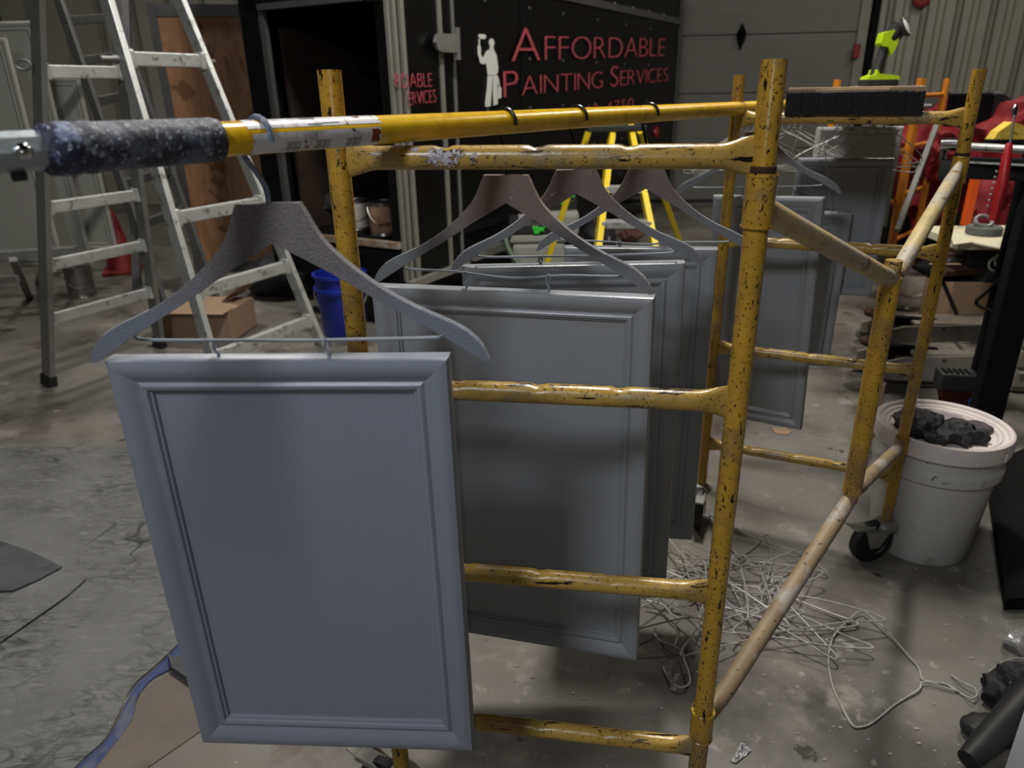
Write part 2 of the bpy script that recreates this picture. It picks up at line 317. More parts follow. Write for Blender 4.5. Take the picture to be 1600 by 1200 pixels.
bm = B(); box(bm, TS(1.4, (TZ0 + TZ1) / 2, -TW / 2), (.05, TW, TZ1 - TZ0), Rs); obj('bulkhead', bm, M['blackm'], trl)
bm = B(); box(bm, TS(SL / 2, TZ1, -TW / 2), (SL, TW, .05), Rs); obj('roof', bm, M['blackm'], trl)
bm = B(); box(bm, TS(SL / 2, .47, -TW / 2), (SL, TW, .05), Rs); obj('floor_deck', bm, M['blackm'], trl)
bm = B(); box(bm, TR(TW / 2, .49, .01), (TW, .03, .035), Rr); obj('sill', bm, M['lowbrace'], trl)
bm = B(); box(bm, TR(TW / 2, .36, .01), (TW, .04, .18), Rr); obj('bumper', bm, M['blackm'], trl)
bm = B(); box(bm, TR(TW / 2, 1.98, .01), (TW, .05, .62), Rr); obj('header', bm, M['blackm'], trl)
bm = B(); box(bm, TR(TW / 2, 1.69, .035), (TW - .2, .02, .03), Rr); obj('header_trim', bm, M['greyfr'], trl)
bm = B(); box(bm, TR(TW - .11, 1.1, .02), (.035, .03, 1.24), Rr); obj('jamb_trim', bm, M['greyfr'], trl)
bm = B(); box(bm, TR(TW - .02, 1.25, .01), (.13, .05, 1.9), Rr); obj('jamb', bm, M['blackm'], trl)
bm = B(); box(bm, TS(.5, 1.05, -TW + .1), (.8, .02, 1.1), Rs); obj('plywood_lining', bm, M['lining'], trl)
for (s0, s1, off, w_) in ((0, sx(613, 150), .012, 0), (sx(616, 150), sx(621, 150), .020, 0), (sx(627, 150), sx(633, 150), .020, 0), (sx(684, 150), sx(689, 150), .022, 0)):
    bm = B(); box(bm, TS((s0 + s1) / 2, 1.28, off), (s1 - s0, .018, 1.98), Rs); obj('corner_trim', bm, M['trim'], trl)
bm = B(); box(bm, TS((sx(634, 150) + sx(685, 150)) / 2, 1.25, .0), (sx(685, 150) - sx(634, 150), .04, 1.9), Rs); sp = obj('barn_door', bm, M['blackp'], trl)
bm = B(); box(bm, TS(.30, .27, .035), (.6, .035, .04), Rs); obj('bottom_trim', bm, M['trim'], trl)
bm = B(); box(bm, TS(.95, .29, .01), (.5, .035, .05), Rs); obj('bottom_trim', bm, M['trim'], trl)
bm = B(); box(bm, TS(sx(708, 60), 1.25, .0), (.018, .012, 1.9), Rs); obj('seam_trim', bm, M['alud'], trl)
bm = B(); box(bm, TS(.63 + (SL - .63) / 2, 1.86, .005), (SL - .63, .02, .05), Rs); obj('top_rail', bm, M['greyfr'], trl)
bm = B(); box(bm, TS(SL - .01, 1.3, .0), (.05, .03, 2.0), Rs); obj('corner_cap', bm, M['greyfr'], trl)
hz = V(683, 68, TS(0, 0), (su.x, su.y)).z
bm = B(); prism(bm, [(-.11, 0), (-.09, .035), (-.06, .045), (.09, .045), (.09, .08), (.12, .08), (.12, -.08), (.09, -.08), (.09, -.045), (-.06, -.045), (-.09, -.035)], Matrix.Translation(TS(sx(683, 68), hz, .06)) @ Rs.to_4x4(), .02); obj('hinge', bm, M['alud'], trl)
for zz in (.45, .75, 1.05, 1.35, 1.65):
    for ss in (.95, 1.5, 2.0, 2.6, 3.2, 3.8):
        bm = B(); lathe(bm, TS(ss, zz + .1, -.004), [(.012, 0), (.010, .006), (0, .008)], 8, sn); obj('rivet', bm, M['greyfr'], trl)
for ss in np.arange(.9, 4.3, .4):
    bm = B(); lathe(bm, TS(ss, 1.885, .012), [(.012, 0), (.010, .006), (0, .008)], 8, sn); obj('rivet', bm, M['alud'], trl)
bm = B(); lathe(bm, TS(4.1, V(1045, 203, TS(0, 0), (su.x, su.y)).z, -.004), [(.05, 0), (.045, .02), (0, .022)], 16, sn); obj('marker_lamp', bm, M['reflec'], trl)
bm = B(); box(bm, V(690, 181, TS(0, 0, .01), (su.x, su.y)), (.10, .01, .04), Rs); obj('reflector', bm, M['reflec'], trl)
# wheel and fender under the trailer
bm = B(); lathe(bm, TS(2.6, .3, -.35), [(0, 0), (.14, 0), (.16, .02), (.28, .02), (.30, .05), (.30, .17), (.28, .2), (.16, .2), (0, .18)], 32, sn); obj('wheel', bm, M['blackr'], trl)
# lettering
def letters(txt, bl, br, hpx, m, off=.006, P=None, big=1.28, name='lettering', parent=None, rlast=None):
    """small-caps text fitted between two pixels on the trailer side plane"""
    P = P or TS(0, 0, off)
    a = V(*bl, P, (su.x, su.y)); b = V(*br, P, (su.x, su.y)); c = V(bl[0], bl[1] - hpx, P, (su.x, su.y))
    hgt = c.z - a.z; x = 0; gl = []
    for wd, k in txt:
        for ch in wd:
            if ch == ' ': x += .32; continue
            t = bpy.data.curves.new('t', 'FONT'); t.body = ch; t.size = k; t.extrude = .0012; t.offset = -.024
            o = bpy.data.objects.new('t', t); COL.objects.link(o); dg = bpy.context.evaluated_depsgraph_get()
            me = bpy.data.meshes.new_from_object(o.evaluated_get(dg)); b_ = B(); b_.from_mesh(me)
            x0 = min(v.co.x for v in b_.verts); bmesh.ops.translate(b_, verts=b_.verts, vec=(x - x0, 0, 0)); x = max(v.co.x for v in b_.verts) + .11 * k; gl.append(b_)
            bpy.data.objects.remove(o); bpy.data.meshes.remove(me); bpy.data.curves.remove(t)
    wid = x - .11; hb = max(v.co.y for g in gl for v in g.verts); e = (b - a)
    for g in gl:
        for v in g.verts: v.co = a + e * (v.co.x / wid) + Vector((0, 0, 1)) * (v.co.y / hb * hgt) + sn * (v.co.z + off)
        obj('letter', g, m, parent or trl)
def sc(word): return [(word[0], 1.28)] + [(word[1:], 1.0)]
letters(sc('AFFORDABLE'), (798, 97), (1037, 88), 54, M['redl'])
letters(sc('PAINTING') + [(' ', 1)] + sc('SERVICES'), (786, 153), (1042, 127), 42, M['redl'])
letters([('317-542-4750', 1)], (852, 199), (988, 172), 24, M['redl'])
letters([('RDABLE', 1)], (613, 138), (671, 136), 23, M['redl'], .02)
letters([('ERVICES', 1)], (634, 165), (677, 160), 21, M['redl'], .02)
def logo(polys):
    bm = B()
    for pl in polys:
        vs = [bm.verts.new(V(400 + x / 4, y / 4, TS(0, 0, .004), (su.x, su.y))) for x, y in pl]
        f = bm.faces.new(vs); r = bmesh.ops.extrude_face_region(bm, geom=[f])
        bmesh.ops.translate(bm, verts=[v for v in r['geom'] if isinstance(v, bmesh.types.BMVert)], vec=-sn * .003)
    return bm
ell = lambda cx, cy, rx, ry: [(cx + rx * math.cos(t * math.pi / 6), cy + ry * math.sin(t * math.pi / 6)) for t in range(12)]
obj('painter_emblem', logo([ell(1474, 268, 16, 28), [(1462, 290), (1484, 290), (1488, 312), (1462, 312)],
    [(1388, 222), (1400, 212), (1432, 216), (1440, 228), (1432, 244), (1400, 242)], [(1392, 244), (1400, 244), (1400, 282), (1406, 300), (1406, 340), (1420, 366), (1440, 322), (1462, 308), (1488, 312), (1504, 345), (1514, 420), (1512, 455), (1500, 470), (1450, 468), (1440, 395), (1424, 402), (1404, 396), (1388, 340), (1388, 290), (1394, 280)],
    [(1450, 472), (1480, 472), (1474, 560), (1466, 664), (1436, 668), (1434, 640), (1444, 560)], [(1484, 472), (1510, 470), (1508, 560), (1512, 650), (1486, 660), (1482, 560)],
    [(1512, 545), (1534, 548), (1534, 612), (1514, 616)], [(1510, 470), (1520, 500), (1526, 545), (1518, 545), (1508, 505)]]), M['whitel'], trl)
# left barn door with plywood lining
PD = thing('plywood_panel', 'brown plywood panel in a dark frame standing open left of the trailer', 'panel', G(360, 470))
pu = Vector((.97, .22, 0)).normalized(); Rp = Matrix((pu, Vector((-pu.y, pu.x, 0)), Vector((0, 0, 1)))).transposed()
pc = D(318, 180, 4.75)
a = V(243, 18, pc, pu); b_ = V(375, 22, pc, pu); pwid = (Vector((b_.x, b_.y, 0)) - Vector((a.x, a.y, 0))).length; pmid = (a + b_) / 2
for sx in (-1, 1):
    bm = B(); box(bm, Vector((pmid.x, pmid.y, 0)) + pu * sx * pwid * .25 + Vector((0, 0, .95)), (pwid * .497, .03, 1.55), Rp, .003); obj('plywood_sheet', bm, M['ply'], PD)
for sx in (-1, 1):
    bm = B(); box(bm, Vector((pmid.x, pmid.y, 0)) + pu * sx * (pwid / 2 + .02) + Vector((0, 0, .90)), (.05, .05, 1.8), Rp); obj('frame_stile', bm, M['greyfr'], PD)
for zz in (1.76, .13):
    bm = B(); box(bm, Vector((pmid.x, pmid.y, zz)), (pwid, .05, .07), Rp); obj('frame_rail', bm, M['greyfr'], PD)
for (x, y) in ((352, 90), (375, 90), (352, 39), (344, 22)):
    q = V(x, y, pc, pu); bm = B(); lathe(bm, q + Vector((pu.y, -pu.x, 0)) * .016, [(.012, 0), (.008, .006), (0, .008)], 10, Vector((pu.y, -pu.x, 0))); obj('screw', bm, M['chrome'], PD)
# things on the trailer deck
DZ = .495
def tin(c, r, h, lab, cat, body, lid=True, name='paint_can', group=None):
    t = thing(name, lab, cat, c, group); bm = B()
    lathe(bm, c, [(0, .002), (r, 0), (r * 1.02, .004), (r * .985, .01), (r * .985, h * .96), (r * 1.03, h * .97), (r * 1.03, h), (r * .93, h), (r * .9, h * .97), (0, h * .97)], 28); obj('can_body', bm, M['tin'], t, True)
    bm = B(); lathe(bm, Vector(c) + Vector((0, 0, h * .1)), [(r * .99, 0), (r * 1.0, .002), (r * 1.0, h * .76), (r * .99, h * .78)], 28); obj('paper_label', bm, body, t, True)
    bm = B(); d = Vector((CAM[0] - c[0], CAM[1] - c[1], 0)).normalized(); e = Vector((-d.y, d.x, 0))
    pts = [Vector(c) + e * r * 1.04 * math.cos(a) + d * (r * .3 + r * .75 * math.sin(a)) + Vector((0, 0, h * (.85 - .5 * math.sin(a)))) for a in [math.pi * k / 14 for k in range(15)]]
    sweep(bm, pts, r * .025, 6); obj('handle', bm, M['tin'], t, True); return t
def deck(x, y): return G(x, y, DZ)
tin(deck(601, 366), .082, .19, 'orange and white labelled paint can on the trailer deck', 'paint can', M['tinl'])
tin(deck(560, 358), .07, .18, 'white labelled paint can left of the orange one in the trailer', 'paint can', M['tinw'])
bm = B(); blob(bm, deck(500, 350) + Vector((0, .1, .13)), (.22, .16, .14), .25, 9, 4, DZ, 3, True); tag(obj('tool_bag', bm, M['rag'], smooth=True), 'black tool bag lying on the trailer deck behind the yellow post', 'bag')
bm = B(); blob(bm, deck(500, 350) + Vector((-.02, .1, .32)), (.13, .10, .07), .35, 16, 4, None, 5, True); tag(obj('plastic_wrap', bm, M['ragg'], smooth=True), 'crumpled pale plastic wrap on top of the black bag in the trailer', 'wrap')
for zz in (1.0, 1.4):
    bm = B(); box(bm, TS(.95, zz, -.75), (.5, .35, .05), Rs); obj('shelf_board', bm, M['blackm'], trl)

# ---------------------------------------------------------------- scaffolds
PR = .0143
def rung_mesh(bm, a, b, r, dimples=(.26, .49, .71), flare=.085):
    a = Vector(a); b = Vector(b); n = 64; pts = []; rad = []
    d = (b - a).normalized(); x = d.cross(Vector((0, 0, 1))).normalized()
    ring = []
    for i in range(n + 1):
        t = i / n; e = min(t, 1 - t) / flare
        if e < 1: k = 1 - (e * e * (3 - 2 * e)); ry = r * (1 + .62 * k * (1 if e > .1 else 1)); rx = r * (1 - .62 * k)
        else: rx = ry = r
        dz = 0
        for q in dimples: dz += math.exp(-((t - q) / .012) ** 2)
        c = a.lerp(b, t); vs = []
        for k in range(16):
            th = 2 * math.pi * k / 16; zz = math.sin(th) * ry
            if zz > 0: zz *= 1 - .28 * min(1, dz)
            vs.append(bm.verts.new(c + x * math.cos(th) * rx + Vector((0, 0, zz))))
        ring.append(vs)
    for p, q in zip(ring, ring[1:]):
        for k in range(16): bm.faces.new((p[k], p[(k + 1) % 16], q[(k + 1) % 16], q[k]))
    bm.faces.new(ring[0]); bm.faces.new(ring[-1][::-1])
    return bm
def caster(t, P, ang, zb):
    """wheel trailing in direction ang from stem at P (x,y)"""
    d = Vector((math.cos(ang), math.sin(ang), 0)); sdir = Vector((-d.y, d.x, 0)); P = Vector((P[0], P[1], 0)); wr = .064
    wc = P + d * .035 + Vector((0, 0, wr))
    ct = B(); lathe(ct, P + Vector((0, 0, zb - .022)), [(0, -.004), (.030, 0), (.034, .008), (.030, .016), (.020, .022), (0, .022)], 24)
    cs = obj('caster', ct, M['castm'], t, True)
    bm = B(); lathe(bm, wc - sdir * .014, [(0, .004), (.018, 0), (.020, .004), (.040, .006), (.044, .001), (wr - .006, 0), (wr, .006), (wr, .022), (wr - .006, .028), (.044, .027), (.040, .022), (.020, .024), (.018, .028), (0, .024)], 32, sdir); obj('wheel', bm, M['blackr'], cs, True)
    bm = B()
    for q in (-1, 1):
        Mx = Matrix.Translation(wc + sdir * q * .019) @ Matrix((d, sdir, Vector((0, 0, 1)))).transposed().to_4x4()
        prism(bm, [(-.055, zb - wr - .020), (.035, zb - wr - .020), (.030, zb - wr - .034), (.014, -.012), (-.014, -.012), (-.030, .018)], Mx, .003)
    box(bm, wc + Vector((0, 0, zb - wr - .021)) - d * .01, (.09, .041, .004), Matrix((d, sdir, Vector((0, 0, 1)))).transposed()); obj('fork', bm, M['castm'], cs)
    bm = B(); c2 = wc + Vector((0, 0, zb - wr - .012)); RR = Matrix((d, sdir, Vector((0, 0, 1)))).transposed()
    box(bm, c2 + d * .035, (.06, .034, .010), RR, .003); bar(bm, c2 + d * .06, c2 + d * .085 + Vector((0, 0, .012)), .03, .003); obj('brake_lever', bm, M['castm'], cs)
def end_frame(t, P, Q, zs, ztop, zbot, mpost, mrung, rp=PR):
    for A in (P, Q):
        bm = B(); pipe(bm, (A[0], A[1], zbot), (A[0], A[1], ztop), rp, 20); obj('post', bm, mpost, t, True)
    d = (Vector(Q) - Vector(P)).normalized()
    for z in zs:
        bm = B(); rung_mesh(bm, Vector((P[0], P[1], z)) + Vector((d.x, d.y, 0)) * .009, Vector((Q[0], Q[1], z)) - Vector((d.x, d.y, 0)) * .009, .0142); obj('rung', bm, mrung, t, True)
Lp, Rp_ = (-.2116, .9396), (.2928, .8576); FLp, FRp = (.5779, 1.9350), (1.0398, 1.7164)
ZS = (1.1844, .8777, .5739, .2673); ZT = 1.2853; ZB = .128
def v2(p): return Vector((p[0], p[1]))
sca = thing('rolling_scaffold', 'worn yellow steel rolling scaffold the grey doors hang from', 'scaffold', (.42, 1.36, 0))
end_frame(sca, v2(Lp), v2(Rp_), ZS, ZT, ZB, M['yel'], M['yelb'])
end_frame(sca, v2(FLp), v2(FRp), ZS, ZT, ZB, M['yel'], M['yelb'])
for A, an in ((Lp, 2.6), (Rp_, -1), (FLp, -1.9), (FRp, 3.35)): caster(sca, A, an, ZB)
def sleeve(A, z0, z1, m=M['yel']):
    bm = B(); pipe(bm, (A[0], A[1], z0), (A[0], A[1], z1), PR + .0034, 20, .003)
    for z in (z0, z1): lathe(bm, (A[0], A[1], z - .001), [(PR + .0034, -.001), (PR + .0046, 0), (PR + .0046, .002), (PR + .0034, .003)], 20)
    obj('sleeve', bm, m, sca, True)
sleeve(Rp_, 1.105, 1.163); sleeve(Rp_, .29, .345); sleeve(FRp, 1.045, 1.10); sleeve(FRp, .345, .385)
for A, z in ((Rp_, .338), (Rp_, 1.168), (FRp, 1.104)):
    bm = B(); lathe(bm, (A[0], A[1], z), [(PR, -.002), (PR + .0012, 0), (PR + .0012, .005), (PR, .006)], 20); obj('rust_band', bm, M['rust'], sca, True)
# folding side panel: hinge post and four braces
hp = Vector((.660, 1.219, 0))
hp = (hp.normalized() * 1.386)
bm = B(); pipe(bm, hp + Vector((0, 0, .520)), hp + Vector((0, 0, .948)), .0175, 20); obj('hinge_post', bm, M['yel'], sca, True)
bm = B(); sweep(bm, [hp + Vector((0, 0, .50)), hp + Vector((0, 0, .978))], .0135, 16); obj('hinge_pin', bm, M['yelb'], sca, True)
def brace(p, q, r, m, e=(.35, .35)):
    p = Vector(p); q = Vector(q); n = 24; pts = [p.lerp(q, i / n) for i in range(n + 1)]
    rad = []
    for i in range(n + 1):
        t = i / n; k0 = max(0, 1 - t / .10) * e[0]; k1 = max(0, 1 - (1 - t) / .10) * e[1]; k = max(k0, k1)
        rad.append((r * (1 - k), r * (1 + k * .7)))
    bm = B(); sweep(bm, pts, rad, 16); obj('side_brace', bm, m, sca, True)
R0 = Vector((*Rp_, 0)); F0 = Vector((*FRp, 0)); uz = Vector((0, 0, 1))
d1 = (hp - R0).normalized(); d2 = (hp - F0).normalized()
brace(R0 + uz * 1.122 + d1 * .014, hp + uz * .945 - d1 * .004, .0150, M['brace'], (.1, .1))
brace(F0 + uz * 1.075 + d2 * .014, hp + uz * .935 - d2 * .004, .0148, M['brace'])
brace(R0 + uz * .315 + d1 * .014, hp + uz * .508, .0150, M['lowbrace'], (.5, .1))
brace(F0 + uz * .365 + d2 * .012, hp + uz * .515 - d2 * .002, .0148, M['lowbrace'])
# caution lettering on the far post
tcv = bpy.data.curves.new('t', 'FONT'); tcv.body = 'CAUTION'; tcv.size = .020; tcv.extrude = .0004
to = bpy.data.objects.new('t', tcv); COL.objects.link(to); me = bpy.data.meshes.new_from_object(to.evaluated_get(bpy.context.evaluated_depsgraph_get())); bpy.data.objects.remove(to)
bmT = B(); bmT.from_mesh(me)
for v in bmT.verts:
    a = -2.25 + v.co.y / PR; v.co = Vector((FRp[0] + math.cos(a) * (PR + .0006), FRp[1] + math.sin(a) * (PR + .0006), .945 + v.co.x))
obj('caution_lettering', bmT, M['ink'], sca)
# chipped white paint on the top rung
rd = (Vector((*Rp_, 0)) - Vector((*Lp, 0))).normalized(); rnorm = Vector((rd.y, -rd.x, 0))
for i, (t, dz, wd, hh) in enumerate(((.26, .002, .030, .010), (.285, -.004, .020, .006), (.305, .005, .016, .005), (.345, .0, .010, .006), (.20, .011, .010, .003))):
    c = Vector((*Lp, ZS[0])).lerp(Vector((*Rp_, ZS[0])), t); bm = B(); n = 44; vs = []
    ring = []
    cen = None
    for k in range(n):
        th = 2 * math.pi * k / n; rr = 1 + .7 * noise.noise(Vector((math.cos(th) * 3.2, math.sin(th) * 3.2, i * 4 + 1))) + .4 * noise.noise(Vector((math.cos(th) * 9, math.sin(th) * 9, i)))
        xx = math.cos(th) * wd / 2 * rr; zz = dz + math.sin(th) * hh * rr; zz = max(-.0125, min(.0125, zz))
        ring.append(bm.verts.new(c + rd * xx + Vector((0, 0, zz)) + rnorm * (math.sqrt(max(0, .0142 ** 2 - zz * zz)) + .0006)))
    zc = bm.verts.new(c + Vector((0, 0, dz)) + rnorm * (math.sqrt(.0142 ** 2 - dz * dz) + .0008))
    for k in range(n): bm.faces.new((zc, ring[k], ring[(k + 1) % n]))
    obj('chipped_paint', bm, M['chip'], sca)
# orange scaffolds in the background
def oscaf(x0, x1, y, dep, lab, rot=0, m=M['orange']):
    P = D(x0, y, dep); P.z = 0
    for k in range(400):
        Q = D(x1, y, dep + k * .005); Q.z = 0
        if (Q - P).length >= .511: break
    dd = (Q - P).normalized(); Q = P + dd * .511
    t = thing('scaffold_frame', lab, 'scaffold', (P + Q) / 2)
    end_frame(t, P, Q, ZS, ZT, .0, m, m, .021); return P, Q
O1 = oscaf(1308, 1438, 130, 4.2, 'nearer orange ladder frame beside the hanging doors', .04)
O2 = oscaf(1441, 1478, 130, 4.55, 'orange ladder frame behind, its right post beside the red jackets', -.28)
bm = B(); bar(bm, D(1466, 190, 4.55), D(1402, 360, 4.45), .03, .03); t_ = obj('diagonal_brace', bm, M['alud']); tag(t_, 'dull metal bar leaning diagonally between the orange frames', 'bar')
# ---------------------------------------------------------------- extension pole
S_ = 1.0
PA = Vector((-.27069955 * S_, .71882712 * S_, -.03784234 * S_ + H)); PB = Vector((.65558869 * S_, 2.03032166 * S_, -.05212892 * S_ + H))
def PP(s): return PA.lerp(PB, s)
pd = (PB - PA).normalized(); pxx, pyy, _ = frame_of(pd); RPO = .0161
pol = thing('extension_pole', 'yellow painters extension pole with a spattered dark grip laid across the scaffold', 'pole', PP(.45))
bm = B(); sweep(bm, [PP(-.05), PP(1.27)], RPO, 28); obj('pole_tube', bm, M['pole'], pol, True)
bm = B(); sweep(bm, [PP(-.30), PP(-.085)], .0150, 8); obj('inner_tube', bm, M['aluc'], pol)
def s_at(x):
    lo, hi = -.29, 1.6
    for _ in range(40):
        m_ = (lo + hi) / 2; q = np.array(PP(m_)) - CAM; xx = 800 + FPX * (q @ RT) / (q @ FW)
        if xx < x: lo = m_
        else: hi = m_
    return lo
sg0, sg1 = s_at(62), s_at(338)
bm = B(); pr = []
ss_ = [sg0 + (sg1 - sg0) * k / 40 for k in range(41)]
for k, s in enumerate(ss_):
    r = .0198 if k > 9 else .0176 + .0024 * min(1, k / 3)
    if k in (9, 10): r += .0009
    if k == 0: r = .0156
    if k == 40: r = .0190
    pr.append(r * (1 + .012 * noise.noise(Vector((k * .9, 0, 0)))))
sweep(bm, [PP(s) for s in ss_], pr, 28); gr = obj('grip', bm, M['grip'], pol, True)
bm = B(); sweep(bm, [PP(sg0 + (sg1 - sg0) * t) for t in (.0, .03, .12, .155)], [.0160, .0198, .0210, .0205], 28); obj('grip_collar', bm, M['strip'], gr, True)
c = PP(s_at(24)); tocam = (Vector(CAM) - c); tocam = (tocam - pd * tocam.dot(pd)).normalized()
bm = B(); lathe(bm, c + tocam * .0138, [(.0064, 0), (.0064, .0015), (.0052, .0037), (.0026, .0049), (0, .0052)], 20, tocam); sw = obj('screw', bm, M['chrome'], pol, True)
bm = B(); lathe(bm, PP(s_at(10)) - pyy * .0176, [(0, 0), (.004, .0), (.004, .009), (0, .009)], 12, pd); obj('lock_button', bm, M['blackr'], pol, True)
# stickers (arc patches on the tube)
tc = tocam
def arc(s0, s1, a0, a1, rr, nu=24, nv=10, jag=0):
    bm = B(); g = []
    bx = tc; by = pd.cross(tc).normalized()
    if by.z < 0: by = -by
    for i in range(nu + 1):
        s = s0 + (s1 - s0) * i / nu; row = []
        for j in range(nv + 1):
            a = math.radians(a0 + (a1 - a0) * j / nv)
            sj = s
            if jag and i in (0, nu): sj += jag * noise.noise(Vector((j * .8, i, 3)))
            row.append(bm.verts.new(PP(sj) + (bx * math.cos(a) + by * math.sin(a)) * rr))
        g.append(row)
    for i in range(nu):
        for j in range(nv): bm.faces.new((g[i][j], g[i + 1][j], g[i + 1][j + 1], g[i][j + 1]))
    return bm
sA, sB_ = s_at(375), s_at(583)
st = obj('sticker', arc(sA, sB_, 28, 100, RPO + .0003, jag=.004), M['stickw'], pol, True)
st2 = obj('sticker', arc(sA + .002, s_at(580), -70, 12, RPO + .0003, jag=.004), M['stickw'], pol, True)
obj('red_patch', arc(s_at(566), s_at(578), -48, 6, RPO + .0006, 8, 6, .003), M['sred'], st2, True)
obj('top_patch', arc(s_at(548), s_at(556), 60, 84, RPO + .0008, 6, 4, .003), M['sred'], st, True)
for x0 in (432, 478, 526):
    bm = B()
    for k in range(6):
        a0 = -26 - k * 7
        for w0, w1 in ((0, 9), (10, 17), (18, 22)):
            b2 = arc(s_at(x0 + w0 + (k % 3)), s_at(x0 + w1 + (k % 2)), a0, a0 + 3, RPO + .0006, 1, 1); tmp = bpy.data.meshes.new('x'); b2.to_mesh(tmp); b2.free(); bm.from_mesh(tmp); bpy.data.meshes.remove(tmp)
    obj('small_print', bm, M['ink'], st2)
bm = B()
for k in range(14):
    b2 = arc(s_at(464 + k * 1.8), s_at(464.9 + k * 1.8), 62, 92, RPO + .0006, 1, 4); tmp = bpy.data.meshes.new('x'); b2.to_mesh(tmp); b2.free(); bm.from_mesh(tmp); bpy.data.meshes.remove(tmp)
obj('print_bars', bm, M['ink'], st)
for (x0, x1, a0, a1) in ((492, 520, 38, 52), (470, 492, 34, 40), (512, 514, 14, 34), (476, 480, -4, 8)):
    obj('tear_mark', arc(s_at(x0), s_at(x1), a0, a0 + 3, RPO + .0006, 4, 1, .002), M['ink'], st)

# brush block on the far rung
frd = (Vector((*FRp, 0)) - Vector((*FLp, 0))).normalized(); frn = Vector((frd.y, -frd.x, 0)); Rf = Matrix((frd, -frn, uz)).transposed()
bl0 = V(1229, 160, FLp, frd); bl1 = V(1443, 160, FLp, frd); blc = (bl0 + bl1) / 2; blen = (bl1 - bl0).length; bz = ZS[0] + .008
br = thing('brush_head', 'long black bristled brush head with pale wood edge lying on the far scaffold rung', 'brush', Vector((blc.x, blc.y, bz)))
bh = .053
bm = B(); box(bm, Vector((blc.x, blc.y, bz + bh + .003)) - frn * .006, (blen * .985, .050, .009), Rf, .002); obj('wood_block', bm, M['wood'], br)
for k in range(8):
    wd = blen / 8; c = Vector((blc.x, blc.y, 0)) + frd * (-blen / 2 + wd * (k + .5)); bm = B()
    box(bm, c + uz * (bz + bh / 2 - .0015), (wd * 1.004, .054, bh - .002 + random.uniform(-.0015, .0015)), Rf, .0025); obj('bristle_tuft', bm, M['bristle'], br)

